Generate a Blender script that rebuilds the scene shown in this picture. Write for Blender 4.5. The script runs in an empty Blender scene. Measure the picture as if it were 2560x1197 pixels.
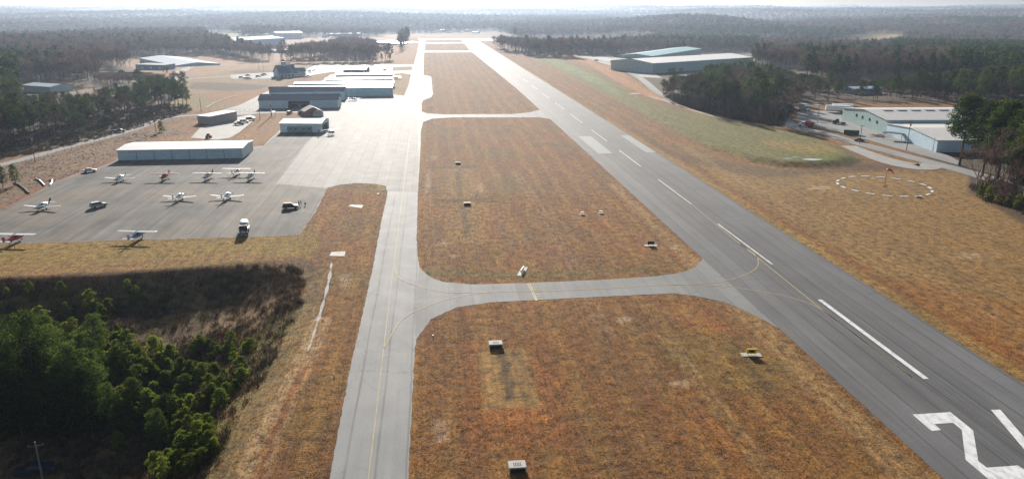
import bpy, math, random
import numpy as np
from mathutils import Vector, Matrix
from mathutils.geometry import tessellate_polygon
random.seed(7); rng = np.random.default_rng(7)
S = bpy.context.scene; COL = S.collection; rad = math.radians
# ---------------------------------------------------------------- camera, sky, sun, exposure
CH, FPX, TH = 60.0, 1880.0, rad(17.0)
cam = bpy.data.cameras.new('camera'); co = bpy.data.objects.new('camera', cam); COL.objects.link(co); S.camera = co
co.location = (0, 0, CH); co.rotation_euler = (rad(90) - TH, 0, 0)
cam.sensor_width = 36; cam.lens = 36 * FPX / 2560; cam.clip_start = 1; cam.clip_end = 60000
SUN_EL, SUN_AZ = rad(19), rad(-9)
w = bpy.data.worlds.new('World'); S.world = w; w.use_nodes = True
nt = w.node_tree; bg = nt.nodes['Background']
sky = nt.nodes.new('ShaderNodeTexSky'); sky.sky_type = 'NISHITA'; sky.sun_disc = False
sky.sun_elevation = SUN_EL; sky.sun_rotation = SUN_AZ; sky.air_density = 1.0; sky.dust_density = 2.0; sky.ozone_density = 1.2
nt.links.new(sky.outputs[0], bg.inputs[0]); bg.inputs[1].default_value = 0.055
sl = bpy.data.lights.new('sun', 'SUN'); sl.energy = 5.0; sl.angle = rad(0.5); sl.color = (1, .94, .86)
so = bpy.data.objects.new('sun', sl); COL.objects.link(so)
sv = Vector((math.sin(SUN_AZ) * math.cos(SUN_EL), math.cos(SUN_AZ) * math.cos(SUN_EL), math.sin(SUN_EL)))
so.rotation_euler = sv.to_track_quat('Z', 'Y').to_euler(); so.location = (0, 0, 300)
S.view_settings.view_transform = 'Standard'; S.view_settings.look = 'None'; S.view_settings.exposure = 0.85; S.view_settings.gamma = 1
S.cycles.max_bounces = 5; S.cycles.volume_bounces = 0; S.cycles.use_denoising = True
S.cycles.transparent_max_bounces = 8; S.cycles.caustics_reflective = False; S.cycles.caustics_refractive = False
# ---------------------------------------------------------------- picture <-> ground (used for tracing the plan of the place)
c_, s_ = math.cos(TH), math.sin(TH)
def gp(px, py, z=0.0):
    u = (px - 1280) / FPX; v = (598.5 - py) / FPX
    t = (z - CH) / (-s_ + v * c_)
    return (u * t, (c_ + v * s_) * t)
def proj(x, y, z):
    zc = y * c_ - (z - CH) * s_; yc = y * s_ + (z - CH) * c_
    zc = np.where(zc < 1, 1e-3, zc)
    return 1280 + FPX * x / zc, 598.5 - FPX * yc / zc
def G(P, z=0.0): return [gp(a, b, z) for a, b in P]
RA = rad(6.0); AX = (-math.sin(RA), math.cos(RA)); PP = (math.cos(RA), math.sin(RA))
def run(p, s): return (p * PP[0] + s * AX[0], p * PP[1] + s * AX[1])
def sdf(poly, x, y):                       # negative inside
    x = np.asarray(x, float); y = np.asarray(y, float)
    d = np.full(x.shape, 1e18); ins = np.zeros(x.shape, bool); n = len(poly)
    for i in range(n):
        ax, ay = poly[i]; bx, by = poly[(i + 1) % n]; ex, ey = bx - ax, by - ay
        t = np.clip(((x - ax) * ex + (y - ay) * ey) / (ex * ex + ey * ey + 1e-12), 0, 1)
        d = np.minimum(d, (x - ax - t * ex) ** 2 + (y - ay - t * ey) ** 2)
        if ay != by: ins ^= ((ay > y) != (by > y)) & (x < ex * (y - ay) / (by - ay) + ax)
    d = np.sqrt(d); return np.where(ins, -d, d)
def lined(line, x, y):
    d = np.full(np.shape(x), 1e18)
    for (ax, ay), (bx, by) in zip(line, line[1:]):
        ex, ey = bx - ax, by - ay
        t = np.clip(((x - ax) * ex + (y - ay) * ey) / (ex * ex + ey * ey + 1e-12), 0, 1)
        d = np.minimum(d, (x - ax - t * ex) ** 2 + (y - ay - t * ey) ** 2)
    return np.sqrt(d)
def ss(a, b, v): t = np.clip((v - a) / (b - a), 0, 1); return t * t * (3 - 2 * t)
# ---------------------------------------------------------------- relief
PLATEAU = G([(-900, 1300), (-900, 600), (-400, 470), (57, 375), (338, 318), (420, 280), (330, 265), (420, 235), (470, 195), (700, 157), (1000, 151), (1030, 92), (1200, 90), (1310, 99), (1240, 118), (1330, 138),
             (1430, 130), (1540, 140), (1900, 170), (1900, 280), (1970, 262), (2100, 245), (2450, 255), (2700, 380), (2900, 600), (3200, 1300)])
NORTH = G([(-900, 770), (-300, 705), (0, 690), (250, 681), (500, 663), (690, 649), (770, 640)])
EAST = G([(770, 640), (826, 668), (822, 760), (775, 870), (720, 980), (665, 1090), (610, 1250)]) + [(-24, 40), (-24, -60)]
VALLEY = NORTH + EAST[1:] + [(-500, -60), (-500, 140)]
MOUND = G([(1325, 141), (1425, 138), (1500, 158), (1580, 200), (1650, 236), (1760, 280), (1880, 308), (1990, 333), (2110, 368), (2165, 400), (2130, 418), (2050, 424), (1950, 421), (1860, 405), (1760, 372), (1690, 335), (1600, 285), (1500, 225), (1400, 170)])
_w = [(2 * math.pi / L_, a, ph, am) for L_, a, ph, am in ((3900, .3, 1.2, 1), (2700, 1.1, .3, .9), (1900, 2.2, 2.0, .7), (1400, .1, 4.2, .6), (900, 1.7, 5.0, .35), (620, 2.9, 1.1, .22), (410, .8, 3.3, .12))]
def noise2(x, y):
    o = 0
    for k, a, ph, am in _w: o = o + am * np.sin(k * (x * math.cos(a) + y * math.sin(a)) + ph)
    return o / 1.9
def H(x, y):
    x = np.asarray(x, float); y = np.asarray(y, float); R = np.hypot(x, y)
    o = np.maximum(0, sdf(PLATEAU, x, y))
    m = np.interp(R, [0, 600, 1100, 1800, 2800, 4500, 7000, 10000, 13000], [-2, -4, -10, -16, -12, 6, 30, 66, 60])
    am = np.interp(R, [0, 600, 1500, 3000, 6000, 10000], [1, 3, 9, 15, 20, 26])
    h = (m + am * noise2(x, y)) * ss(0, 420, o)
    h = h - 6 * ss(0, 45, o) * ss(850, 1000, y) * (1 - ss(60, 500, o))
    h = h + 26 * np.exp(-((x - 680) / 260) ** 2 - ((y - 2900) / 340) ** 2)
    iv = np.maximum(0, -sdf(VALLEY, x, y)); dn = lined(NORTH, x, y); de = lined(EAST, x, y)
    v = (6.5 * ss(0, 13, dn) + 8 * ss(22, 75, dn)) * ss(0, 34, de) * (iv > 0)
    v = v + .9 * (iv > 0) * ss(0, 14, de) * ss(0, 14, dn) * (np.sin(x * .31 + y * .17) + np.sin(x * .13 - y * .27 + 1)) * .5
    h = h - v
    im = np.maximum(0, -sdf(MOUND, x, y)); h = h + 1.7 * ss(0, 9, im)
    return h
def Hs(x, y): return float(H(np.array([x]), np.array([y]))[0])
def hit(px, py):
    u = (px - 1280) / FPX; v = (598.5 - py) / FPX
    dx, dy, dz = u, c_ + v * s_, -s_ + v * c_
    t = 50 * 1.012 ** np.arange(470)
    d = CH + dz * t - H(dx * t, dy * t); k = np.where(d < 0)[0]
    if len(k) == 0: return (*gp(px, py), 0.0)
    k = k[0]; a = d[k - 1] / (d[k - 1] - d[k]); tt = t[k - 1] + a * (t[k] - t[k - 1])
    x, y = dx * tt, dy * tt; return (x, y, Hs(x, y))
def up(x, y): return float(FPX * c_ / (y * c_ + CH * s_))          # pixels per metre of height
# ---------------------------------------------------------------- materials
def nmat(name):
    m = bpy.data.materials.new(name); m.use_nodes = True; return m, m.node_tree, m.node_tree.nodes['Principled BSDF']
def noise(nt, scale, detail=4, rough=.55, vec=None):
    n = nt.nodes.new('ShaderNodeTexNoise'); n.inputs['Scale'].default_value = scale; n.inputs['Detail'].default_value = detail; n.inputs['Roughness'].default_value = rough
    if vec is not None: nt.links.new(vec, n.inputs['Vector'])
    return n.outputs['Fac']
def math_(nt, op, a, b=None, c=None):
    n = nt.nodes.new('ShaderNodeMath'); n.operation = op
    for i, v in enumerate((a, b, c)):
        if v is None: continue
        if isinstance(v, (int, float)): n.inputs[i].default_value = v
        else: nt.links.new(v, n.inputs[i])
    return n.outputs[0]
def ramp(nt, fac, stops):
    n = nt.nodes.new('ShaderNodeValToRGB'); nt.links.new(fac, n.inputs[0])
    while len(n.color_ramp.elements) < len(stops): n.color_ramp.elements.new(.5)
    for e, (p, c) in zip(n.color_ramp.elements, stops):
        e.position = p; e.color = (c, c, c, 1) if isinstance(c, (int, float)) else (*c, 1)
    return n.outputs[0]
def mix(nt, fac, a, b, mode='MIX'):
    n = nt.nodes.new('ShaderNodeMix'); n.data_type = 'RGBA'; n.blend_type = mode
    for s, v in ((n.inputs[0], fac), (n.inputs[6], a), (n.inputs[7], b)):
        if isinstance(v, (int, float)): s.default_value = v
        elif isinstance(v, tuple): s.default_value = (*v, 1)
        else: nt.links.new(v, s)
    return n.outputs[2]
def pos(nt): return nt.nodes.new('ShaderNodeNewGeometry').outputs['Position']
def mapping(nt, vec, scale=(1, 1, 1), rz=0):
    n = nt.nodes.new('ShaderNodeMapping'); nt.links.new(vec, n.inputs[0]); n.inputs['Scale'].default_value = scale; n.inputs['Rotation'].default_value = (0, 0, rz); return n.outputs[0]
def runvec(nt):                                   # x across the runway, y along it
    n = nt.nodes.new('ShaderNodeVectorRotate'); n.rotation_type = 'Z_AXIS'; n.inputs['Angle'].default_value = -RA
    nt.links.new(pos(nt), n.inputs[0]); return n.outputs[0]
def bump(nt, b, h, st, dist):
    n = nt.nodes.new('ShaderNodeBump'); n.inputs['Strength'].default_value = st; n.inputs['Distance'].default_value = dist
    nt.links.new(h, n.inputs['Height']); nt.links.new(n.outputs[0], b.inputs['Normal'])
def plain(name, col, rough=.6, metal=0, var=.12, scale=1.5, spec=.5):
    m, nt, b = nmat(name); f = noise(nt, scale, 5, .6, nt.nodes.new('ShaderNodeTexCoord').outputs['Object'])
    c = mix(nt, 1.0, tuple(col), ramp(nt, f, [(.25, 1 - var), (.75, 1 + var * .4)]), 'MULTIPLY')
    nt.links.new(c, b.inputs['Base Color']); b.inputs['Roughness'].default_value = rough; b.inputs['Metallic'].default_value = metal
    b.inputs['Specular IOR Level'].default_value = spec
    return m
def ribbed(name, col, rough=.45, period=.9, amp=.03, metal=0, stain=.2, axis=0):
    m, nt, b = nmat(name); tc = nt.nodes.new('ShaderNodeTexCoord').outputs['Object']
    sp = nt.nodes.new('ShaderNodeSeparateXYZ'); nt.links.new(tc, sp.inputs[0])
    wv = math_(nt, 'PINGPONG', sp.outputs[axis], period / 2); e = math_(nt, 'GREATER_THAN', wv, period * .42)
    f = noise(nt, .35, 6, .65, mapping(nt, tc, (1, 1, 3)))
    c = mix(nt, 1.0, tuple(col), ramp(nt, f, [(.3, 1 - stain), (.7, 1.05)]), 'MULTIPLY')
    c = mix(nt, math_(nt, 'MULTIPLY', e, .22), c, (col[0] * .45, col[1] * .45, col[2] * .45))
    nt.links.new(c, b.inputs['Base Color']); b.inputs['Roughness'].default_value = rough; b.inputs['Metallic'].default_value = metal
    bump(nt, b, wv, .5, amp); return m
def pavement(name, col, seam=3.8, off=0.0, rough=.5, seamdark=.45, blot=.16, cross=0, tint=None, spec=.13, rubber=False):
    m, nt, b = nmat(name); v = runvec(nt); sp = nt.nodes.new('ShaderNodeSeparateXYZ'); nt.links.new(v, sp.inputs[0])
    wob = math_(nt, 'MULTIPLY', math_(nt, 'SUBTRACT', noise(nt, .05, 3, .5, v), .5), .5)
    xx = math_(nt, 'ADD', math_(nt, 'ADD', sp.outputs[0], off), wob)
    mod = math_(nt, 'FLOORED_MODULO', xx, seam); dd = math_(nt, 'ABSOLUTE', math_(nt, 'SUBTRACT', mod, seam / 2))
    line = ramp(nt, dd, [(0.0, 1), (.10, .75), (.28, .0)])
    nb = noise(nt, .5, 4, .6, mapping(nt, v, (1, .12, 1)))
    line = math_(nt, 'MULTIPLY', line, ramp(nt, nb, [(.3, .35), (.65, 1)]))
    lane = nt.nodes.new('ShaderNodeTexWhiteNoise'); lane.noise_dimensions = '1D'; nt.links.new(math_(nt, 'FLOOR', math_(nt, 'DIVIDE', math_(nt, 'ADD', xx, seam / 2), seam)), lane.inputs['W'])
    c = mix(nt, 1.0, tuple(col), ramp(nt, lane.outputs['Value'], [(0, .90), (1, 1.08)]), 'MULTIPLY')
    st = noise(nt, .35, 6, .6, mapping(nt, v, (1.6, .07, 1)))
    c = mix(nt, 1.0, c, ramp(nt, st, [(.3, 1 - blot), (.7, 1 + blot * .6)]), 'MULTIPLY')
    c = mix(nt, 1.0, c, ramp(nt, noise(nt, .06, 5, .6, v), [(.3, 1 - blot), (.7, 1 + blot * .5)]), 'MULTIPLY')
    c = mix(nt, 1.0, c, ramp(nt, noise(nt, 2.5, 6, .75, v), [(.3, .86), (.7, 1.1)]), 'MULTIPLY')
    if tint: c = mix(nt, ramp(nt, noise(nt, .045, 5, .65, mapping(nt, v, (1, .55, 1))), [(.45, 0), (.68, .75)]), c, tint)
    vo = nt.nodes.new('ShaderNodeTexVoronoi'); vo.feature = 'DISTANCE_TO_EDGE'; vo.inputs['Scale'].default_value = .13
    wv = nt.nodes.new('ShaderNodeVectorMath'); wv.operation = 'ADD'; nz_ = nt.nodes.new('ShaderNodeTexNoise'); nz_.inputs['Scale'].default_value = .5; nt.links.new(v, nz_.inputs['Vector']); ms = nt.nodes.new('ShaderNodeVectorMath'); ms.operation = 'SCALE'; ms.inputs['Scale'].default_value = 3; nt.links.new(nz_.outputs['Color'], ms.inputs[0]); nt.links.new(v, wv.inputs[0]); nt.links.new(ms.outputs[0], wv.inputs[1]); nt.links.new(wv.outputs[0], vo.inputs['Vector'])
    ck = math_(nt, 'MULTIPLY', ramp(nt, vo.outputs['Distance'], [(.004, .5), (.016, 0)]), ramp(nt, noise(nt, .03, 3, .5, v), [(.45, 0), (.6, 1)])); c = mix(nt, ck, c, (.05, .05, .05))
    if rubber:
        dx = math_(nt, 'ABSOLUTE', math_(nt, 'SUBTRACT', sp.outputs[0], 82)); c = mix(nt, math_(nt, 'MULTIPLY', math_(nt, 'MULTIPLY', ramp(nt, math_(nt, 'MULTIPLY', dx, .1), [(.1, 1), (.75, 0)]), ramp(nt, noise(nt, .9, 5, .7, mapping(nt, v, (2.2, .02, 1))), [(.42, 0), (.62, 1)])), .5), c, (.035, .035, .037))
    if cross:
        m2 = math_(nt, 'FLOORED_MODULO', sp.outputs[1], cross); d2 = math_(nt, 'ABSOLUTE', math_(nt, 'SUBTRACT', m2, cross / 2))
        line = math_(nt, 'MAXIMUM', line, math_(nt, 'MULTIPLY', ramp(nt, d2, [(0, 1), (.16, 0)]), .3))
    c = mix(nt, math_(nt, 'MULTIPLY', line, seamdark), c, (.03, .03, .032))
    nt.links.new(c, b.inputs['Base Color'])
    nt.links.new(math_(nt, 'MULTIPLY_ADD', noise(nt, .2, 4, .6, v), .12, rough + .20), b.inputs['Roughness'])
    b.inputs['Specular IOR Level'].default_value = spec; bump(nt, b, noise(nt, 9, 3, .6, v), .25, .02); return m
def painted(name, col, wear=.35):
    m, nt, b = nmat(name); v = runvec(nt); f = noise(nt, 1.1, 7, .7, mapping(nt, v, (1, .5, 1)))
    c = mix(nt, ramp(nt, f, [(.44, 0), (.66, wear)]), tuple(col), (.2, .2, .2))
    nt.links.new(c, b.inputs['Base Color']); b.inputs['Roughness'].default_value = .75; b.inputs['Specular IOR Level'].default_value = .12; return m
def leafy(name, cols, trans=.35, var=.35):
    m = bpy.data.materials.new(name); m.use_nodes = True; nt = m.node_tree; nt.nodes.clear()
    out = nt.nodes.new('ShaderNodeOutputMaterial'); mx = nt.nodes.new('ShaderNodeMixShader'); mx.inputs[0].default_value = trans
    d = nt.nodes.new('ShaderNodeBsdfDiffuse'); t = nt.nodes.new('ShaderNodeBsdfTranslucent')
    oi = nt.nodes.new('ShaderNodeObjectInfo').outputs['Random']; isl = nt.nodes.new('ShaderNodeNewGeometry').outputs['Random Per Island']
    f = math_(nt, 'ADD', math_(nt, 'MULTIPLY', oi, .6), math_(nt, 'MULTIPLY', isl, .4))
    c = ramp(nt, f, [(i / (len(cols) - 1), cc) for i, cc in enumerate(cols)])
    c = mix(nt, 1.0, c, ramp(nt, isl, [(0, 1 - var), (1, 1 + var)]), 'MULTIPLY')
    c = mix(nt, 1.0, c, ramp(nt, math_(nt, 'FRACT', math_(nt, 'MULTIPLY', oi, 7.3)), [(0, .55), (1, 1.3)]), 'MULTIPLY')
    nt.links.new(c, d.inputs[0]); nt.links.new(c, t.inputs[0])
    nt.links.new(d.outputs[0], mx.inputs[1]); nt.links.new(t.outputs[0], mx.inputs[2]); nt.links.new(mx.outputs[0], out.inputs[0]); return m
M = {}
M['runway'] = pavement('runway asphalt', (.15, .149, .15), 3.81, .6, .50, .6, .16, rubber=True)
M['taxi'] = pavement('taxiway asphalt', (.29, .29, .285), 4.2, 2.9, .52, .6, .13)
M['link'] = pavement('link asphalt', (.22, .22, .215), 5, 0, .52, .25, .18)
M['concrete'] = pavement('apron concrete', (.185, .18, .165), 4.55, 1.0, .52, .75, .10, 23)
M['asphalt'] = pavement('old apron asphalt', (.135, .128, .118), 4.4, .4, .58, .8, .5, 0, (.21, .165, .115))
M['road'] = pavement('road asphalt', (.30, .295, .28), 30, 0, .6, .2, .12)
M['gravel'] = plain('gravel', (.30, .285, .26), .85, 0, .3, .25)
M['dirt'] = plain('packed dirt', (.34, .25, .17), .9, 0, .35, .2)
M['white_paint'] = painted('white paint', (.74, .74, .73), .5)
M['faded_paint'] = painted('faded white paint', (.30, .31, .31), .3)
M['worn_paint'] = painted('worn white paint', (.62, .62, .61), .7)
M['yellow_paint'] = painted('yellow paint', (.50, .38, .16), .6)
M['pale_paint'] = painted('pale yellow paint', (.46, .38, .20), .6)
M['wall_white'] = ribbed('white metal wall', (.74, .86, .88), .5, .9)
M['door_white'] = ribbed('white hangar door', (.64, .80, .82), .5, .6)
M['roof_white'] = ribbed('white metal roof', (.85, .84, .82), .4, 1.2, .04, 0, .12)
M['roof_cream'] = ribbed('cream metal roof', (.62, .59, .55), .5, 1.2, .04, 0, .18)
M['wall_pale'] = ribbed('pale blue grey metal wall', (.56, .72, .82), .5, 1.0)
M['roof_blue'] = ribbed('dark blue metal roof', (.055, .12, .18), .55, .6, .04)
M['roof_bgrey'] = ribbed('blue grey metal roof', (.26, .36, .44), .8, 1.0, .04)
M['wall_teal'] = ribbed('pale green metal wall', (.50, .65, .63), .5, 1.0)
M['roof_teal'] = ribbed('green metal roof', (.16, .38, .44), .7, 1.0)
M['door_teal'] = ribbed('grey green door', (.22, .32, .33), .5, .5)
M['brown_wall'] = ribbed('brown board wall', (.52, .45, .40), .7, .6)
M['brown_roof'] = ribbed('brown shingle roof', (.27, .23, .20), .8, .4)
M['brick'] = plain('red brick', (.26, .12, .09), .8, 0, .3, 3)
M['dark_in'] = plain('dark interior', (.02, .02, .022), .8)
M['dark_wood'] = plain('dark grey wood', (.05, .055, .06), .7)
M['glass'] = plain('window glass', (.02, .03, .04), .08, 0, .1)
M['rubber'] = plain('rubber', (.02, .02, .02), .8)
M['steel'] = plain('galvanised steel', (.45, .46, .47), .4, .6)
M['blackm'] = plain('black metal', (.02, .02, .022), .4)
M['wood'] = plain('weathered pole wood', (.12, .10, .085), .85, 0, .3, 3)
M['conc'] = plain('cast concrete', (.40, .385, .34), .8, 0, .2, 3)
M['red'] = plain('red paint', (.45, .04, .025), .35); M['orange'] = plain('orange cloth', (.75, .17, .06), .8)
M['green'] = plain('dark green paint', (.03, .10, .05), .5); M['blue'] = plain('blue paint', (.07, .17, .34), .3)
M['white'] = plain('white paintwork', (.80, .80, .80), .25, 0, .05); M['black'] = plain('black paintwork', (.012, .012, .016), .15, 0, .05)
M['navy'] = plain('navy paintwork', (.02, .035, .07), .2); M['silver'] = plain('silver paintwork', (.5, .52, .54), .3, .4)
M['yellow'] = plain('yellow sign face', (.75, .55, .05), .5); M['tan'] = plain('tan boards', (.42, .33, .24), .8, 0, .3, 4)
M['cream'] = plain('cream tank paint', (.80, .76, .70), .3); M['skin'] = plain('skin', (.45, .28, .2), .6); M['denim'] = plain('denim cloth', (.04, .05, .09), .9)
M['black_cloth'] = plain('dark cloth', (.03, .03, .035), .9); M['stone'] = plain('pale crushed stone', (.42, .41, .39), .9, 0, .35, .8)
M['bark'] = plain('bark', (.13, .095, .075), .9, 0, .3, 2); M['greybark'] = plain('grey bark', (.20, .165, .145), .9, 0, .3, 2)
M['needles'] = leafy('pine needles', [(.022, .042, .015), (.045, .075, .02), (.085, .12, .028)], .42)
M['lit'] = leafy('fresh pine needles', [(.04, .07, .018), (.07, .105, .022), (.12, .155, .03)], .45)  # brighter copy of the pine needles, sunlight put into the colour
M['young'] = leafy('young pine needles', [(.12, .17, .025), (.16, .20, .03), (.20, .22, .035)], .45)
M['twigs'] = leafy('bare twigs', [(.17, .12, .095), (.22, .155, .125), (.27, .19, .15)], .1, .3)
M['brushm'] = leafy('brush', [(.055, .04, .028), (.10, .07, .045), (.07, .065, .03)], .2)
M['drygrass'] = leafy('dry grass blades', [(.28, .115, .03), (.33, .16, .045), (.36, .21, .07)], .4, .3)
# ---------------------------------------------------------------- mesh helpers
def tag(o, label=None, cat=None, group=None, kind=None):
    if label: o['label'] = label
    if cat: o['category'] = cat
    if group: o['group'] = group
    if kind: o['kind'] = kind
    return o
def link(name, me, parent=None):
    o = bpy.data.objects.new(name, me); COL.objects.link(o)
    if parent is not None: o.parent = parent
    return o
def empty(name, loc, rz, label, cat, group=None):
    o = link(name, None); o.location = loc; o.rotation_euler = (0, 0, rz); return tag(o, label, cat, group)
class MB:
    def __init__(s): s.v = []; s.f = []; s.m = []
    def add(s, vs, fs, mi=0):
        n = len(s.v); s.v += [tuple(v) for v in vs]; s.f += [tuple(n + i for i in f) for f in fs]; s.m += [mi] * len(fs); return s
    def box(s, cx, cy, cz, lx, ly, lz, mi=0, rz=0, top=1.0, tx=None):
        vs = []
        for k, z in enumerate((-.5, .5)):
            for x, y in ((-.5, -.5), (.5, -.5), (.5, .5), (-.5, .5)):
                q = (top if tx is None else tx) if k else 1; qy = top if k else 1
                X, Y = x * lx * q, y * ly * qy
                vs.append((cx + X * math.cos(rz) - Y * math.sin(rz), cy + X * math.sin(rz) + Y * math.cos(rz), cz + z * lz))
        return s.add(vs, [(3, 2, 1, 0), (4, 5, 6, 7), (0, 1, 5, 4), (1, 2, 6, 5), (2, 3, 7, 6), (3, 0, 4, 7)], mi)
    def tube(s, a, b, r0, r1=None, n=8, mi=0, cap=True):
        r1 = r0 if r1 is None else r1; a = Vector(a); b = Vector(b); d = (b - a).normalized()
        u = d.orthogonal().normalized(); w2 = d.cross(u); vs = []
        for p, r in ((a, r0), (b, r1)):
            for i in range(n):
                t = 2 * math.pi * i / n; vs.append(p + u * (r * math.cos(t)) + w2 * (r * math.sin(t)))
        fs = [(i, (i + 1) % n, n + (i + 1) % n, n + i) for i in range(n)]
        if cap: fs += [tuple(range(n - 1, -1, -1)), tuple(range(n, 2 * n))]
        return s.add(vs, fs, mi)
    def loft(s, rings, mi=0, cap=True):
        n = len(rings[0]); vs = [p for r in rings for p in r]; fs = []
        for k in range(len(rings) - 1):
            for i in range(n): j = (i + 1) % n; fs.append((k * n + i, k * n + j, (k + 1) * n + j, (k + 1) * n + i))
        if cap: fs += [tuple(range(n - 1, -1, -1)), tuple((len(rings) - 1) * n + i for i in range(n))]
        return s.add(vs, fs, mi)
    def mesh(s, name, mats, smooth=False):
        me = bpy.data.meshes.new(name); me.from_pydata(s.v, [], s.f)
        for m in mats: me.materials.append(m)
        if len(mats) > 1: me.polygons.foreach_set('material_index', s.m)
        if smooth: me.polygons.foreach_set('use_smooth', [True] * len(s.f))
        me.update(); return me
    def build(s, name, mat, parent=None, smooth=False):
        return link(name, s.mesh(name, [mat] if not isinstance(mat, list) else mat, smooth), parent)
def rawmesh(name, V, F, mats, mi=None, smooth=False):        # V (n,3), F (m,k) numpy
    me = bpy.data.meshes.new(name); V = np.asarray(V, np.float32); F = np.asarray(F, np.int32); k = F.shape[1]
    me.vertices.add(len(V)); me.vertices.foreach_set('co', V.ravel())
    me.loops.add(F.size); me.loops.foreach_set('vertex_index', F.ravel())
    me.polygons.add(len(F)); me.polygons.foreach_set('loop_start', np.arange(0, F.size, k, dtype=np.int32))
    for m in mats: me.materials.append(m)
    if mi is not None: me.polygons.foreach_set('material_index', np.asarray(mi, np.int32))
    if smooth: me.polygons.foreach_set('use_smooth', np.ones(len(F), bool))
    me.update(calc_edges=True); me.validate(); return me
def sheet(name, poly, z, mat, kind='structure', label=None):
    t = tessellate_polygon([[Vector((x, y, 0)) for x, y in poly]])
    me = bpy.data.meshes.new(name); fs = []
    for f in t:
        a, b, c = [Vector((*poly[i], 0)) for i in f]
        fs.append(tuple(f) if (b - a).cross(c - a).z > 0 else tuple(reversed(f)))
    me.from_pydata([(x, y, z) for x, y in poly], [], fs); me.materials.append(mat); me.update()
    o = link(name, me); return tag(o, label, None, None, kind)
def smoothline(P, n=6):
    out = []; Q = [P[0]] + list(P) + [P[-1]]
    for i in range(1, len(Q) - 2):
        p0, p1, p2, p3 = [np.array(q) for q in Q[i - 1:i + 3]]
        for k in range(n):
            t = k / n; out.append(tuple(.5 * (2 * p1 + (p2 - p0) * t + (2 * p0 - 5 * p1 + 4 * p2 - p3) * t * t + (3 * p1 - p0 - 3 * p2 + p3) * t ** 3)))
    out.append(tuple(P[-1])); return out
def strip(name, line, w, mat, z=.05, drape=True, kind='structure', sm=6):
    L = smoothline(line, sm) if sm else line; vs = []; fs = []; n = len(L)
    ws = w if isinstance(w, (list, tuple)) else [w, w]
    for i, (x, y) in enumerate(L):
        a = L[max(0, i - 1)]; b = L[min(n - 1, i + 1)]; dx, dy = b[0] - a[0], b[1] - a[1]; l = math.hypot(dx, dy) or 1
        ww = np.interp(i / (n - 1), np.linspace(0, 1, len(ws)), ws) / 2
        for sg in (-1, 0, 1):
            X, Y = x - dy / l * sg * ww, y + dx / l * sg * ww
            vs.append((X, Y, (Hs(X, Y) if drape else 0) + z))
    for i in range(n - 1):
        for k in (0, 1): fs.append((3 * i + k + 1, 3 * i + k, 3 * i + 3 + k, 3 * i + 4 + k))
    me = bpy.data.meshes.new(name); me.from_pydata(vs, [], fs); me.materials.append(mat); me.update()
    return tag(link(name, me), None, None, None, kind)
# ---------------------------------------------------------------- ground
ISL_A = [(1044, 640), (1049, 668), (1072, 691), (1109, 705), (1179, 711), (1319, 707.5), (1500, 699.6), (1636, 691), (1701, 682), (1734, 670), (1752.6, 652), (1750, 638), (1414, 330), (1403, 312), (1380, 299), (1350, 294), (1133, 294), (1081, 297), (1058, 305.6), (1052, 330), (1052, 359), (1045, 476), (1041.5, 593)]
ISL_B = [(1054, 278.5), (1067, 283.7), (1112.7, 286.8), (1196, 286), (1280, 285.8), (1321.6, 281.6), (1345, 276), (1321.6, 251.3), (1269, 207), (1213, 157), (1184, 133), (1172, 131), (1060.4, 132), (1058.4, 188), (1078, 192), (1082.4, 234.6), (1079, 243), (1058, 251), (1054, 259.7)]
ISL_C = [(1061.5, 110.3), (1154.5, 108.8), (1170, 125), (1165, 127), (1062.5, 127)]
ISL_D = [(1062.5, 101), (1148, 100.3), (1151, 104.6), (1148, 106.5), (1062.5, 106.5)]
LOW_EDGE = [(1000, 1500), (1013, 1300), (1021, 1197), (1028, 1040), (1034, 920), (1040, 849), (1077, 798), (1142, 768), (1226, 756), (1319, 751), (1500, 742), (1683, 733), (1739, 740), (1813, 756), (1869, 780), (1915, 803), (1960, 827)]
TAXI_L = [(745, 1500), (790, 1300), (824, 1197), (871.6, 938), (905, 790), (930, 680), (955, 546), (967, 494), (969, 476), (964, 465), (938, 460), (894, 458), (850, 461.6), (818, 470), (811, 483), (788, 530.5), (748, 588)]
APRON_L = [(748, 587), (700, 589), (610, 593), (500, 595), (250, 602), (0, 610), (-330, 622), (-330, 585), (0, 526.7), (75, 490), (140, 455), (208, 429), (238, 422.7), (258, 415), (293, 400), (300, 385), (560, 372), (633, 367.6), (660.5, 365), (670.6, 352.6), (690.6, 335),
           (700, 326), (740, 300), (776, 288), (745, 281), (625, 284), (560, 290), (520, 287), (599, 263), (674, 226), (734, 213.7), (803, 205), (825, 187.5), (858.5, 181), (831, 180), (767, 190), (759, 177), (789.5, 162.7), (1035, 161.5)]
TAXI_R_FAR = [(1050, 97), (1288, 96)]
R_L = [(2342, 1197), (1756, 645), (1414, 330), (1294, 223), (1175, 128), (1150, 96.5)]
def fitline(p):                                            # straight runway edge in plan
    return [run(p, s) for s in (-40, 60, 300, 700)] 
RUNWAY = [run(66.4, -60), run(66.7, 380), run(66.7, 600), gp(1175, 127), gp(1150, 96.5), gp(1187, 96.5), run(97.6, 700), run(97.4, 380), run(97.0, -60)]
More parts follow.
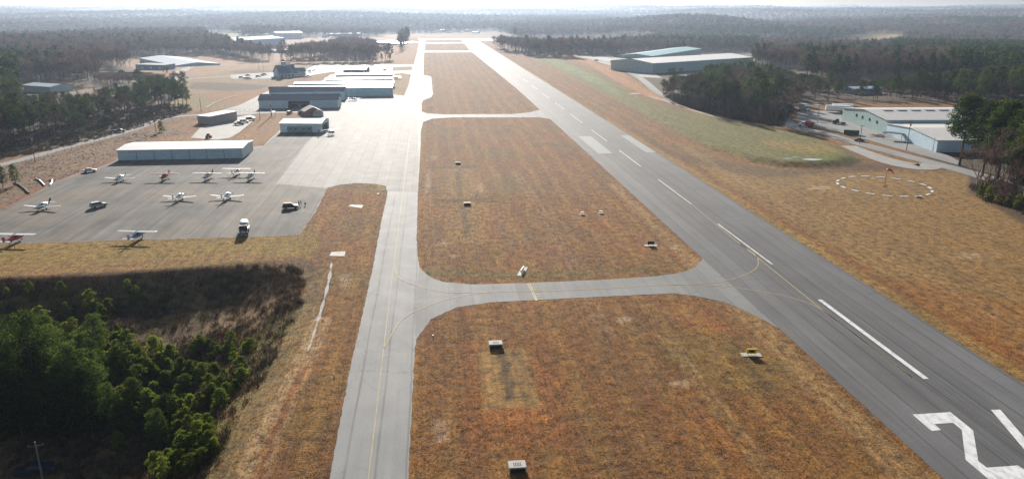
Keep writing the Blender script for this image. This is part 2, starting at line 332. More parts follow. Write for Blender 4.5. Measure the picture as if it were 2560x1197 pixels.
PAVED = dict(main=[gp(*q) for q in TAXI_L[:16]] + [gp(*q) for q in APRON_L] + G([(1035, 161.5), (1043, 130), (1050, 97)]) + [gp(1062, 97)] +
             G([(1062.5, 101), (1062.5, 127), (1060.4, 132), (1058.4, 188), (1078, 192), (1082.4, 234.6), (1079, 243), (1058, 251), (1054, 259.7), (1054, 278.5), (1058, 305.6), (1052, 330), (1052, 359), (1045, 476), (1041.5, 593), (1044, 640), (1049, 668), (1060, 760), (1052, 820), (1040, 849), (1034, 920), (1028, 1040), (1021, 1197), (1013, 1300), (1000, 1500)]))
GR_OVAL = [(982.5, 168.5), (1000, 167), (1025, 166.5), (1032, 168), (1030, 176), (1000, 177.5), (981, 178)]
GR_PATCH = [(985, 185), (1005, 183), (1028, 186), (1022, 212), (1010, 240), (978, 236), (985, 205)]
APRON_GREY = [(690.6, 459), (763, 362.6), (800, 325), (850, 262), (1010, 245), (1010, 240), (1022, 212), (1040, 240), (1046, 400), (1043, 480), (967, 478), (964, 465), (938, 460), (894, 458), (850, 461.6), (818, 470)]
CONNECT = G([(1049, 668), (1072, 691), (1109, 705), (1179, 711), (1319, 707.5), (1500, 699.6), (1636, 691), (1701, 682), (1734, 670), (1752.6, 652), (1756, 640)]) + [run(68, 150)] + G([(1990, 850), (1960, 827), (1915, 803), (1869, 780), (1813, 756), (1739, 740), (1683, 733), (1500, 742), (1319, 751), (1226, 756), (1142, 768), (1077, 798), (1040, 849), (1036, 760)])
CONNECT2 = G([(1052, 278), (1067, 283.7), (1112.7, 286.8), (1196, 286), (1280, 285.8), (1321.6, 281.6), (1349, 275), (1400, 300), (1425, 338), (1403, 312), (1380, 299), (1350, 294), (1133, 294), (1081, 297), (1058, 305.6), (1050, 320)])
def axis_lines(segs):
    out = [segs[0][0]]
    for a, b, d in segs:
        n = max(1, int(round((b - a) / d))); out += list(a + (b - a) * (np.arange(n) + 1) / n)
    return np.array(out)
def grow(a, b, d0, g):
    o = []; x = a; d = d0
    while x < b: d *= g; x += d; o.append(x)
    return np.array(o)
ys = np.concatenate([[-200, -60, 0, 30, 50], axis_lines([(62, 140, .55), (140, 210, .9), (210, 360, 1.5), (360, 560, 3.0)]), grow(560, 14500, 4, 1.025)])
xc = axis_lines([(-260, -120, 2.0), (-120, 120, .75), (120, 260, 2.0)]); xo = grow(260, 12500, 3.2, 1.035)
xs = np.concatenate([-xo[::-1], xc, xo])
XX, YY = np.meshgrid(xs, ys); ZZ = H(XX, YY)
V = np.stack([XX.ravel(), YY.ravel(), ZZ.ravel()], 1); ny, nx = XX.shape
ii = (np.arange(ny - 1)[:, None] * nx + np.arange(nx - 1)[None, :]).ravel()
F = np.stack([ii, ii + 1, ii + nx + 1, ii + nx], 1)
# ground cover colours (albedo of grass, soil, leaf litter), laid out by patches
PX, PY = proj(V[:, 0], V[:, 1], V[:, 2]); vis = V[:, 1] > 40
colr = np.zeros((len(V), 3)); colr[:] = (.205, .105, .042)
def nz(sc, seed):
    r = np.random.default_rng(seed); o = 0
    for k in range(6):
        a = r.uniform(0, 6.28); ph = r.uniform(0, 6.28); kk = 2 * math.pi / sc * r.uniform(.6, 1.7)
        o = o + np.sin(kk * (V[:, 0] * math.cos(a) + V[:, 1] * math.sin(a)) + ph)
    return o / 6
def lay(mask, c, amt=1.0):
    global colr
    k = (np.clip(mask, 0, 1) * amt)[:, None]; colr = colr * (1 - k) + np.array(c) * k
def pm(poly, soft=6, sx=1.0, wob=0):                    # mask from a traced patch
    d = sdf([(a * sx, b) for a, b in poly], PX * sx, PY) + (nz(14, 91) * wob if wob else 0)
    return np.where(vis, ss(soft, -soft, d), 0)
def gm(poly, soft=1.0, wob=0, sc=9): return ss(soft, -soft, sdf(poly, V[:, 0], V[:, 1]) + nz(sc, 17) * wob)
ORANGE, GOLD, TAN, GREEN, LITTER, OLIVE, REDD, BROWN, DKB = (.25, .105, .032), (.30, .19, .065), (.33, .23, .12), (.105, .125, .035), (.085, .065, .05), (.15, .125, .045), (.28, .10, .04), (.15, .085, .045), (.09, .06, .045)
sr = V[:, 0] * PP[0] + V[:, 1] * PP[1]
lay(ss(-.2, .9, nz(38, 3)), ORANGE, .6); lay(ss(0, 1, nz(22, 4)), GOLD, .45); lay(ss(.1, .8, nz(16, 5)), BROWN, .55); lay(ss(.1, .6, nz(55, 6)), OLIVE, .65); lay(ss(.05, .5, nz(33, 61)), (.13, .075, .045), .5); lay(ss(.1, .5, nz(27, 62)), (.28, .125, .045), .35)
lay(ss(.1, .6, np.sin(sr * .9 + nz(60, 8) * 1.5)), GOLD, .38); lay(ss(.3, .9, np.sin(sr * .21 + 1 + nz(90, 9) * 2)), BROWN, .35)
lay(pm([(1960, 420), (2600, 440), (2600, 900), (2330, 760), (2050, 600), (1800, 450), (1700, 360), (1800, 400)], 14, 1, 4), (.265, .185, .085), .8)
lay(pm([(2300, 700), (2700, 800), (2700, 1010), (2560, 930), (2200, 700)], 12), ORANGE, .5)
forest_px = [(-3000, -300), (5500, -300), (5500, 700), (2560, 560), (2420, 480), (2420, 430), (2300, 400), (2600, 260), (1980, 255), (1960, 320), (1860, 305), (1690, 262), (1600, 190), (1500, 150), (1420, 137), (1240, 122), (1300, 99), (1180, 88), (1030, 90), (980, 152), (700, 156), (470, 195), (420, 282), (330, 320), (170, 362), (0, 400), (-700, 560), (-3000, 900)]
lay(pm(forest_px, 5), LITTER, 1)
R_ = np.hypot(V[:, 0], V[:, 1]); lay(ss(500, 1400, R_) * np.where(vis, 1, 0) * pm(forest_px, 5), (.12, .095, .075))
OPEN = {'tanyard': [(560, 96), (1000, 92), (1000, 151), (640, 153), (540, 137), (330, 142), (250, 138), (300, 160), (400, 200), (520, 205), (720, 158), (640, 140), (560, 120)],
        'field1': [(512, 84), (606, 84), (606, 96), (580, 106), (530, 108), (515, 98)], 'tankfield': [(150, 205), (330, 225), (420, 235), (420, 262), (280, 262), (140, 235)],
        'left': [(470, 195), (700, 157), (1035, 151), (1035, 165), (790, 162), (620, 270), (400, 282), (415, 262), (480, 236), (430, 205)],
        'rfield': [(2050, 112), (2200, 84), (2260, 88), (2260, 110), (2180, 122), (2080, 124)], 'rfield2': [(1868, 96), (1950, 95), (1960, 106), (1880, 112)],
        'rr': [(1230, 98), (1500, 96), (1560, 88), (1640, 92), (1630, 106), (1500, 122), (1330, 138), (1270, 128)], 'rrb': [(1640, 96), (2000, 92), (2000, 99), (1640, 104)],
        'right_works': [(1400, 134), (1560, 142), (1700, 190), (1680, 230), (1600, 196), (1500, 158)], 'beyond': [(940, 88), (1240, 78), (1300, 96), (1000, 98)],
        'road': [(0, 400), (330, 322), (430, 286), (600, 286), (600, 340), (300, 340), (0, 420)]}
lay(pm(OPEN['tanyard'], 4, 1, 1), (.30, .20, .14)); lay(pm([(270, 142), (900, 150), (760, 160), (560, 158), (420, 148)], 3), (.33, .21, .15), .8)
lay(pm(OPEN['left'], 4), (.235, .17, .085)); lay(pm([(480, 236), (610, 226), (600, 250), (480, 272), (420, 275)], 5), (.20, .16, .06)); lay(pm([(500, 232), (700, 222), (600, 262), (520, 252)], 4), (.27, .13, .06), .8)
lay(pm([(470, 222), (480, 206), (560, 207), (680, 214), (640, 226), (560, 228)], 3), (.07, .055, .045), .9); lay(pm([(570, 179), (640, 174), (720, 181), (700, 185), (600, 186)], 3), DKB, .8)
lay(pm([(990, 98), (1052, 98), (1036, 160), (935, 158), (960, 125)], 5), (.28, .17, .09)); lay(pm(OPEN['tankfield'], 6), (.26, .20, .17), .9)
lay(pm(OPEN['field1'], 3), (.26, .27, .10)); lay(pm(OPEN['rfield'], 3), (.33, .24, .12)); lay(pm(OPEN['rfield2'], 3), (.30, .20, .10)); lay(pm(OPEN['rrb'], 2), (.36, .33, .12), .7)
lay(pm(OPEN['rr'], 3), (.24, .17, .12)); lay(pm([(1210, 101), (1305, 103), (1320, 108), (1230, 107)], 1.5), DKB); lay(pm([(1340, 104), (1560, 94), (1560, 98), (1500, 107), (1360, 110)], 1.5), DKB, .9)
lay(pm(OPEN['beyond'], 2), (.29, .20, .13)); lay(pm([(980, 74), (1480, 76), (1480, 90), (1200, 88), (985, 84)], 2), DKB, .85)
lay(pm([(1320, 142), (1380, 148), (1500, 190), (1600, 245), (1700, 275), (1880, 312), (2000, 335), (2110, 372), (2160, 402), (2100, 415), (1900, 405), (1780, 370), (1660, 315), (1560, 260), (1480, 218), (1400, 175)], 5, 1, 1.5), (.155, .155, .055))
lay(pm([(1340, 145), (1400, 150), (1500, 195), (1560, 240), (1500, 215), (1400, 168)], 6), (.17, .25, .12), .7); lay(pm([(1980, 375), (2120, 385), (2120, 405), (1960, 398)], 8), (.13, .17, .03), .8)
lay(pm([(1400, 139), (1450, 140), (1550, 178), (1620, 225), (1690, 258), (1640, 250), (1560, 215), (1470, 160)], 4, 1, 1), (.36, .19, .09)); lay(pm([(1900, 350), (2070, 362), (2110, 380), (2000, 384), (1930, 372)], 7), (.27, .20, .07), .7)
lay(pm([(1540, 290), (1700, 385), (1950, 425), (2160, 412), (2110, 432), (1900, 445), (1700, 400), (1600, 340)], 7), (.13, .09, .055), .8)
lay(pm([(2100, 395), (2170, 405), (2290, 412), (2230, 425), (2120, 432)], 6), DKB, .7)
lay(gm([run(59.5, 60), run(65, 60), run(65, 260), run(62, 260)], 1.5, .8), TAN, .75); lay(gm([run(97.5, 40), run(101, 40), run(100, 420), run(97.5, 420)], 1.5, .6), (.30, .22, .09), .7)
# left of the taxiway, banks and the valley
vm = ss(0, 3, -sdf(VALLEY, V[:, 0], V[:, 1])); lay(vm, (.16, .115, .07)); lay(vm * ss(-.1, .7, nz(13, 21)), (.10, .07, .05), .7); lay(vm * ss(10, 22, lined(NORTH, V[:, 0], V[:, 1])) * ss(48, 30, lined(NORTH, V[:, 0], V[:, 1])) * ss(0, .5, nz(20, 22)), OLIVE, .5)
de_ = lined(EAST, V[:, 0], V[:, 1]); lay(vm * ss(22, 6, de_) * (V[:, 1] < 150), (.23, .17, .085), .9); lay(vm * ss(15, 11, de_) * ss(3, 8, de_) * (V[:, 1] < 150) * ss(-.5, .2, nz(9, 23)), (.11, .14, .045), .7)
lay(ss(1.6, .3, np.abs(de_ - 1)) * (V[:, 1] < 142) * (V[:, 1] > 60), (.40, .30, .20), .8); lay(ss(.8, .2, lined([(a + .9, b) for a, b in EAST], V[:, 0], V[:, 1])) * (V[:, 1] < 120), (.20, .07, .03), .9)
lay(pm([(-400, 625), (250, 603), (748, 589), (790, 560), (800, 620), (760, 640), (500, 663), (0, 690), (-400, 715)], 4, 1, 0), (.25, .18, .05)); lay(pm([(0, 665), (250, 655), (700, 630), (700, 645), (250, 678), (0, 688)], 5), (.25, .15, .07), .6)
BANK = [(-300, 620), (0, 526), (75, 490), (140, 455), (230, 420), (293, 400), (300, 385), (360, 352), (480, 335), (420, 318), (330, 335), (180, 372), (60, 405), (-300, 500)]
lay(pm(BANK, 4, 1, 1), (.20, .135, .095)); lay(pm([(0, 530), (140, 462), (240, 425), (293, 402), (290, 398), (230, 415), (130, 455), (0, 516)], 3), (.26, .085, .04), .8); lay(pm(BANK, 4) * ss(0, .6, nz(11, 31)), (.12, .09, .07), .7)
lay(pm([(480, 335), (600, 335), (690, 300), (776, 290), (700, 330), (670, 352), (640, 366), (560, 366), (500, 352), (360, 352)], 5, 1, 1), (.25, .145, .07))
# drainage strips beside the light boxes
def rr(p0, p1, s0, s1): return [run(p0, s0), run(p1, s0), run(p1, s1), run(p0, s1)]
lay(gm(rr(3.5, 19, 94, 130), 2.5, 1.4), (.25, .095, .035), .55); lay(gm(rr(6.8, 15.6, 105, 126.6), 1.3, 1.0, 5), (.29, .195, .08), .85); lay(gm(rr(10.4, 11.9, 107.5, 125.5), .35, .35, 3), (.10, .07, .045), .9); lay(gm(rr(6, 16.5, 100.5, 104.5), .7, .5, 5), (.36, .155, .055), .6)
for s0, s1 in ((193, 238), (243, 292)):
    lay(gm(rr(3.5, 14, s0, s1), .9, .8, 6), (.27, .175, .075), .8); lay(gm(rr(8, 9.2, s0 + 6, s1 - 5), .5, .5, 4), (.10, .085, .055), .9); lay(gm(rr(-1, 18, s1 + 1, s1 + 5), 1, 1, 7), (.11, .09, .06), .7)
for p_, s0, s1 in ((-2.2, 150, 330), (-.4, 150, 330), (31, 130, 290), (32.8, 130, 290), (43, 80, 130), (44.8, 80, 130), (112, 120, 330), (113.8, 120, 330)):
    wv_ = p_ + 1.2 * np.sin((V[:, 0] * AX[0] + V[:, 1] * AX[1]) / 47 + p_ // 3)
    sv2 = V[:, 0] * AX[0] + V[:, 1] * AX[1]; lay(ss(.75, .2, np.abs(sr - wv_)) * (sv2 > s0) * (sv2 < s1), (.33, .25, .15), .38)
for cx0, cy0, rx0, ry0 in ((1070, 452, 6, 30), (1085, 395, 9, 6), (1200, 470, 8, 14), (1112, 610, 16, 9), (1135, 640, 10, 8), (1690, 620, 14, 6), (1560, 800, 22, 9), (860, 700, 14, 20), (1100, 1075, 20, 30), (1700, 960, 26, 12), (2050, 470, 30, 6), (2420, 640, 40, 9), (1480, 350, 14, 5)):
    q_ = ((PX - cx0) / rx0) ** 2 + ((PY - cy0) / ry0) ** 2 + nz(3, 55) * 1.2; lay(np.where(vis, ss(1.1, .5, q_), 0), (.42, .33, .26), .6)
lay(pm([(1050, 690), (1280, 700), (1640, 680), (1640, 668), (1280, 680), (1060, 668)], 5), (.13, .13, .05), .6)
lay(pm([(1270, 600), (1340, 600), (1450, 640), (1420, 655), (1300, 645)], 8) * ss(-.2, .4, nz(5, 44)), (.20, .09, .07), .8); lay(pm([(1235, 535), (1262, 535), (1275, 590), (1245, 590)], 4) * ss(-.2, .4, nz(4, 45)), (.28, .2, .17), .7)
colr *= np.array([.97, .87, .685]); colr = np.clip(colr, .004, 1)
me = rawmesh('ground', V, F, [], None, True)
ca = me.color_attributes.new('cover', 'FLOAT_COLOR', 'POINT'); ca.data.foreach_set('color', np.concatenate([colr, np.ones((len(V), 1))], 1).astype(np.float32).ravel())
gm_, nt, b = nmat('grass and soil'); at = nt.nodes.new('ShaderNodeVertexColor'); at.layer_name = 'cover'; v = runvec(nt)
c = at.outputs[0]
n1 = noise(nt, .55, 8, .72, mapping(nt, v, (1, .8, 1))); n2 = noise(nt, .11, 5, .6, mapping(nt, v, (1.6, .25, 1))); n3 = noise(nt, 2.6, 4, .65, v)
c = mix(nt, 1.0, c, ramp(nt, n2, [(.3, (.82, .84, .88)), (.5, 1.0), (.72, (1.16, 1.12, 1.05))]), 'MULTIPLY')
c = mix(nt, 1.0, c, ramp(nt, n1, [(.36, (.36, .34, .38)), (.48, .95), (.64, (1.5, 1.42, 1.25))]), 'MULTIPLY')
c = mix(nt, 1.0, c, ramp(nt, n3, [(.3, .82), (.5, 1.0), (.7, 1.18)]), 'MULTIPLY')
c = mix(nt, 1.0, c, ramp(nt, noise(nt, .8, 6, .7, mapping(nt, v, (2.6, .07, 1))), [(.35, .72), (.65, 1.24)]), 'MULTIPLY')
nt.links.new(c, b.inputs['Base Color']); b.inputs['Roughness'].default_value = .95; b.inputs['Specular IOR Level'].default_value = .15
bump(nt, b, math_(nt, 'ADD', math_(nt, 'MULTIPLY', n1, 1.0), math_(nt, 'MULTIPLY', n3, .5)), .8, .45)
me.materials.append(gm_); tag(link('ground', me), None, None, None, 'structure')
# ---------------------------------------------------------------- paving
def ragged(poly, amp=.06, step=1.1):                      # broken edge where turf creeps over the paving
    out = []; r = np.random.default_rng(3)
    for (ax, ay), (bx, by) in zip(poly, poly[1:] + poly[:1]):
        l = math.hypot(bx - ax, by - ay); st_ = step if max(ay, by) < 450 else step * 8; n = max(1, int(l / st_))
        for k in range(n):
            j = 0 if k == 0 and l > 1 else r.normal(0, amp); out.append((ax + (bx - ax) * k / n - (by - ay) / (l + 1e-9) * j, ay + (by - ay) * k / n + (bx - ax) / (l + 1e-9) * j))
    return out
PAVED['main'] = ragged(PAVED['main'])
sheet('taxiway', PAVED['main'], .020, M['taxi'])
sheet('apron_asphalt', G([(690.6, 459), (763, 362.6), (800, 325), (800, 300), (776, 289.5), (742, 301), (702, 327), (692, 336), (671.6, 353.6), (661, 366), (633, 368.6), (560, 373), (300, 386), (294, 400), (259, 415.5), (239, 423.7), (208, 430), (141, 455.5), (76, 490.5), (0, 527.5), (-329, 586), (-329, 621), (0, 609), (250, 601), (500, 594.2), (610, 592.2), (700, 588.2), (747, 586.5), (787, 530.5), (810, 483), (817, 471)]), .028, M['asphalt'])
sheet('apron_concrete', G(APRON_GREY), .026, M['concrete'])
sheet('parking_road', G([(776, 288.5), (745, 281.5), (625, 284.5), (560, 290.5), (521, 287), (600, 263.5), (674.5, 226.5), (734.5, 214), (803.5, 205.5), (870, 246), (860, 276), (835, 291), (800, 300)]), .032, M['concrete'])
sheet('grass_patch', G(GR_OVAL), .034, gm_); sheet('grass_patch', G(GR_PATCH), .034, gm_)
for n in ('grass_patch', 'grass_patch.001'):
    m_ = bpy.data.objects[n].data; a_ = m_.color_attributes.new('cover', 'FLOAT_COLOR', 'POINT'); a_.data.foreach_set('color', np.tile([.26, .17, .08, 1], len(m_.vertices)).astype(np.float32))
sheet('connecting_taxiway', ragged(CONNECT), .036, M['link']); sheet('connecting_taxiway', CONNECT2, .036, M['link'])
for P in ([(1050, 127), (1165, 127), (1180, 127), (1184, 131.5), (1050, 131.8)], [(1050, 106.4), (1160, 106.4), (1165, 110), (1154, 108.9), (1050, 110.4)], [(1046, 97), (1160, 96.5), (1160, 100.3), (1045, 101)]):
    sheet('connecting_taxiway', G(P), .040, M['link'])
for P in ([(1180, 96.2), (1288, 96.2), (1299, 100.8), (1292, 102), (1196, 103.4), (1186, 99), (1272, 99.5), (1272, 98.3), (1184, 98.3)],): sheet('connecting_taxiway', G(P), .040, M['link'])
sheet('runway', ragged(RUNWAY, .05), .046, M['runway'])
# painted markings
ZM = .062
def mark(name, poly, mat): return sheet(name, poly, ZM, mat)
for k in range(-1, 21):
    s0 = 107.3 + 60.3 * k; mark('runway_centreline', rr(81.55, 82.5, s0, s0 + 36.6) if k > -1 else rr(81.5, 82.5, 40, 42), M['white_paint']) if k < 1 else mark('runway_centreline', rr(81.75, 82.3, s0, s0 + 36.6), M['worn_paint'])
for p0, p1 in ((71.2, 77.4), (92.6, 98 - 1.1)): mark('aiming_mark', rr(p0, p1, 318, 364.5), M['faded_paint'])
D2 = [(73.3, 96), (79.4, 96), (79.4, 90.4), (75.75, 84.6), (75.75, 81.8), (79.4, 81.8), (79.4, 77.7), (73.2, 77.7), (72.0, 81.9), (74.0, 86.2), (77.6, 91.6), (77.6, 93.4), (75.4, 93.4), (75.4, 91.1), (73.3, 91.1)]
def proj2(P): return [gp(2240 + a / 6.075, 1000 + b / 6.075) for a, b in P]
two = proj2([(250, 218), (825, 182), (1172, 462), (1248, 925), (1378, 1025), (1845, 990)]) + [run(79.4, 77.7), run(71.8, 77.7)] + proj2([(1400, 1197), (1055, 905), (998, 455), (868, 345), (582, 362), (680, 455), (538, 467)])
mark('runway_number', two, M['white_paint'])
four = proj2([(1440, 148), (1582, 144), (1944, 562)]) + [run(84.6, 83.2), run(86.9, 83.2), run(86.9, 88), run(88.4, 88), run(88.4, 83.2), run(89.4, 83.2), run(89.4, 81), run(88.4, 81), run(88.4, 77.7), run(86.9, 77.7), run(86.9, 81), run(82.6, 81), run(82.6, 83.2)] + proj2([(1944, 745)])
mark('runway_number', four, M['white_paint'])
def yline(P, w=.2, mat='yellow_paint', n=8): return strip('taxi_line', [gp(*q) for q in P], w, M[mat], ZM + .006, False, 'structure', n)
yline([(905, 1300), (921, 1197), (956, 900), (986, 650), (1024, 345), (1040, 210), (1050, 110)], .17, 'pale_paint')
yline([(2279, 942.6), (2180, 868), (2081, 793.6), (2040, 766), (1990, 748), (1950, 737), (1880, 726), (1813, 716), (1683, 712), (1497, 722), (1330, 729), (1226, 731), (1133, 745), (1063, 768), (1005, 800), (960, 870)])
yline([(1686, 478), (1779, 552), (1850, 610), (1885, 635), (1896, 655), (1885, 675), (1840, 695), (1780, 707), (1683, 712)]); yline([(2279, 942.6), (2230, 905), (2081, 793.6), (2020, 746), (1940, 682), (1880, 633), (1850, 610)], .22)
yline([(986, 655), (990, 680), (1005, 700), (1035, 712), (1072, 723), (1120, 731), (1226, 731)], .22, 'pale_paint')
for a, b in (((1319, 709), (1340, 752)), ((1324.5, 709), (1343.5, 752))): yline([a, b], .3, 'pale_paint', 1)
for a, b in (((1333, 709), (1349, 752)), ((1340, 709), (1356, 752))):
    A, B = gp(*a), gp(*b)
    for k in range(7):
        t0, t1 = k / 7 + .02, (k + .55) / 7; strip('taxi_line', [(A[0] + (B[0] - A[0]) * t, A[1] + (B[1] - A[1]) * t) for t in (t0, t1)], .35, M['pale_paint'], ZM + .006, False, 'structure', 0)
# tie-down cross marks on the old apron
for x, y in ((205, 503), (560, 468), (150, 466)):
    X, Y = gp(x, y)
    for a in (.1, 1.1): strip('tie_down_mark', [(X - 5 * math.cos(a), Y - 5 * math.sin(a)), (X + 5 * math.cos(a), Y + 5 * math.sin(a))], .18, M['faded_paint'], ZM, False, 'structure', 0)
# roads
def road(name, P, w, mat='road', z=.09): return strip(name, [hit(*q)[:2] for q in P], w, M[mat], z, True, 'structure', 8)
road('road', [(-200, 462), (57, 399), (170, 368), (250, 348), (330, 326), (413, 297), (496, 288), (560, 288.5), (640, 284)], [5.5, 5.5, 5.5, 6, 7])
road('road', [(414, 296), (424, 288), (450, 287)], 7, 'road', .11)
road('access_road', [(395, 210), (430, 200), (440, 190), (450, 180), (468, 172), (480, 168)], 9); road('access_road', [(425, 202), (500, 196), (579, 191), (640, 190), (700, 189)], 6)
sheet('car_park', G([(575, 188), (700, 180), (720, 186), (745, 190), (700, 197), (600, 199), (578, 197)]), .15, M['road'])
sheet('works_yard', G([(1424, 140), (1440, 138), (1560, 144), (1585, 160), (1640, 186), (1655, 196), (1600, 193), (1540, 168), (1470, 148)]), .05, M['gravel'])
road('works_road', [(1415, 137), (1450, 143), (1500, 152), (1545, 166), (1600, 196), (1650, 238), (1690, 262)], [9, 8, 7, 7])
road('field_track', [(1620, 240), (1680, 258), (1760, 285), (1850, 305), (1930, 318)], [3, 3, 2.5], 'dirt')
sheet('factory_yard', G([(1993, 281), (2012, 276), (2100, 280), (2110, 300), (2240, 340), (2360, 384), (2402, 405), (2395, 413), (2330, 395), (2240, 371), (2140, 342), (2060, 325), (2040, 316), (2010, 308), (1990, 296)]), .075, M['road'])
road('factory_road', [(2040, 262), (1975, 268), (1948, 280), (1952, 298), (1995, 319), (2060, 335), (2125, 353), (2263, 390), (2426, 433), (2560, 474), (2700, 520)], [9, 10, 10, 8, 8, 8, 8], 'road', .10)
road('factory_road', [(1960, 262), (2040, 263), (2120, 268)], 8, 'road', .12)
road('gravel_drive', [(2120, 365), (2170, 385), (2230, 405), (2300, 418), (2330, 412)], [7, 9, 13, 8], 'gravel', .11)
sheet('gravel_lot', G([(477, 345), (500, 320), (560, 300), (625, 287), (640, 292), (632, 303), (600, 330), (575, 345), (540, 350)]), .05, M['gravel'])
sheet('works_lot', G([(640, 150), (800, 118), (900, 112), (900, 122), (760, 136), (700, 152)], 0), .02, M['gravel']) if False else None
# ---------------------------------------------------------------- buildings
def building(name, label, A, B, depth, eave, ridge, wall, roof, cat='building', group=None, gable='side', doors=(), side_doors=(), ov=.35, z0=None, back_eave=None, axis=None):
    """A, B: the two ends of the wall that faces the camera, as traced; depth runs away from it.
    gable='side': ridge parallel to AB; 'front': the gable end faces the camera; 'shed': one slope rising to the back."""
    a = hit(*A) if len(A) == 2 else A; b_ = hit(*B) if len(B) == 2 else B
    ax, ay = a[:2]; L = math.hypot(b_[0] - ax, b_[1] - ay); rz = math.atan2(b_[1] - ay, b_[0] - ax)
    z = min(a[2], b_[2]) if z0 is None else z0
    t = empty(name, (ax, ay, z), rz, label, cat, group); e2 = eave if back_eave is None else back_eave; D = depth; lo = -2.5
    mb = MB()
    if gable == 'side':
        P = [(0, lo), (0, eave), (D / 2, ridge), (D, e2), (D, lo)]
        vs = [(x, y, z_) for x in (0, L) for y, z_ in P]; mb.add(vs, [(0, 1, 2, 3, 4), (9, 8, 7, 6, 5), (0, 5, 6, 1), (4, 3, 8, 9), (1, 6, 7, 2), (2, 7, 8, 3)])
        slopes = [((0, eave), (D / 2, ridge)), ((D, e2), (D / 2, ridge))]
    elif gable == 'shed':
        P = [(0, lo), (0, eave), (D, ridge), (D, lo)]
        vs = [(x, y, z_) for x in (0, L) for y, z_ in P]; mb.add(vs, [(0, 1, 2, 3), (7, 6, 5, 4), (0, 4, 5, 1), (3, 2, 6, 7), (1, 5, 6, 2)])
        slopes = [((0, eave), (D, ridge))]
    else:
        P = [(0, lo), (0, eave), (L / 2, ridge), (L, eave), (L, lo)]
        vs = [(x, y, z_) for y in (0, D) for x, z_ in P]; mb.add(vs, [(4, 3, 2, 1, 0), (5, 6, 7, 8, 9), (0, 1, 6, 5), (3, 4, 9, 8), (1, 2, 7, 6), (2, 3, 8, 7)])
        slopes = [((0, eave), (L / 2, ridge)), ((L, eave), (L / 2, ridge))]
    mb.build('wall', wall, t)
    rb = MB(); T = .14
    for (y0, za), (y1, zb) in slopes:
        k = (zb - za) / (y1 - y0); sg = 1 if y1 > y0 else -1; ya = y0 - sg * ov; z_a = za - abs(k) * ov
        if gable == 'shed': y1 += ov; zb += k * ov
        q = [(ya, z_a + .03), (y1, zb + .03), (y1, zb + .03 + T), (ya, z_a + .03 + T)]
        if gable == 'front': vs = [(x, y, z_) for y in (-ov, D + ov) for x, z_ in q]
        else: vs = [(x, y, z_) for x in (-ov, L + ov) for y, z_ in q]
        rb.add(vs, [(0, 1, 2, 3), (7, 6, 5, 4), (0, 4, 5, 1), (1, 5, 6, 2), (2, 6, 7, 3), (3, 7, 4, 0)])
    ro = rb.build('roof', roof, t)
    if gable == 'side' and L > 15:
        gt = MB(); gt.box(L / 2, -ov - .06, eave - .12, L + 2 * ov, .14, .16); gt.build('gutter', M['steel'], t)
    for d in doors:                         # (name, u0, u1, z0, z1, material)
        n, u0, u1, a0, a1, mt = d[:6]; m_ = MB(); m_.box((u0 + u1) / 2 * L, -.06, (a0 + a1) / 2, (u1 - u0) * L - .06, .12, a1 - a0); o = m_.build(n, mt, t)
    for d in side_doors:
        n, u0, u1, a0, a1, mt, side = d; m_ = MB(); m_.box((L + .06) if side > 0 else -.06, (u0 + u1) / 2 * D, (a0 + a1) / 2, .12, (u1 - u0) * D, a1 - a0); m_.build(n, mt, t)
    t['L'] = L; return t, L, ro
def panels(n, z1, mt, u0=.01, u1=.99, name='hangar_door'): return [(name, u0 + (u1 - u0) * i / n, u0 + (u1 - u0) * (i + 1) / n, .05, z1, mt) for i in range(n)]
# the long hangar on the old apron
t, L, r = building('hangar', 'long cream roofed hangar with five wide doors on the old parking apron', (296, 401.4), (608, 395.7), 19, 4.2, 4.9, M['wall_white'], M['roof_white'], 'hangar', None, 'side', panels(7, 3.5, M['door_white']))
for k in range(1, 7): MB().box(L * (.01 + .98 * k / 7), -.15, 1.9, .12, .05, 3.6).build('door_post', M['navy'], t)
# small hangar
t, L, r = building('hangar', 'small white hangar with a wide grey green front door beside the grass bank', (701, 331.5), (804, 331.5), 17, 4.6, 5.8, M['wall_white'], M['roof_white'], 'hangar', None, 'side', [('hangar_door', .17, .78, .05, 3.1, M['door_teal'])], [('door', .15, .8, .05, 3.4, M['dark_in'], 1)])
for u in (.25, .38, .58, .70): MB().box(L * u, -.14, 1.9, .9, .05, .5).build('window', M['glass'], t)
# brown gabled office
t, L, r = building('office', 'small brown shingled office with a red brick gable behind the small white hangar', (762, 292), (806, 289.5), 11, 2.8, 5.2, M['brick'], M['brown_roof'], 'office', None, 'front', [('window', .3, .5, 1, 2, M['glass'])]); 
mb = MB(); mb.add([(L * .45, -2.2, 0), (L * 1.02, -2.2, 0), (L * 1.02, 3, 0), (L * .45, 3, 0), (L * .45, -2.2, 2.4), (L * 1.02, -2.2, 2.4), (L * .735, -2.2, 3.9), (L * 1.02, 3, 2.4), (L * .45, 3, 2.4), (L * .735, 3, 3.9)], [(0, 1, 5, 6, 4), (1, 2, 7, 5), (3, 0, 4, 8), (2, 3, 8, 9, 7), (4, 6, 9, 8), (6, 5, 7, 9)]); mb.build('porch', M['brown_wall'], t)
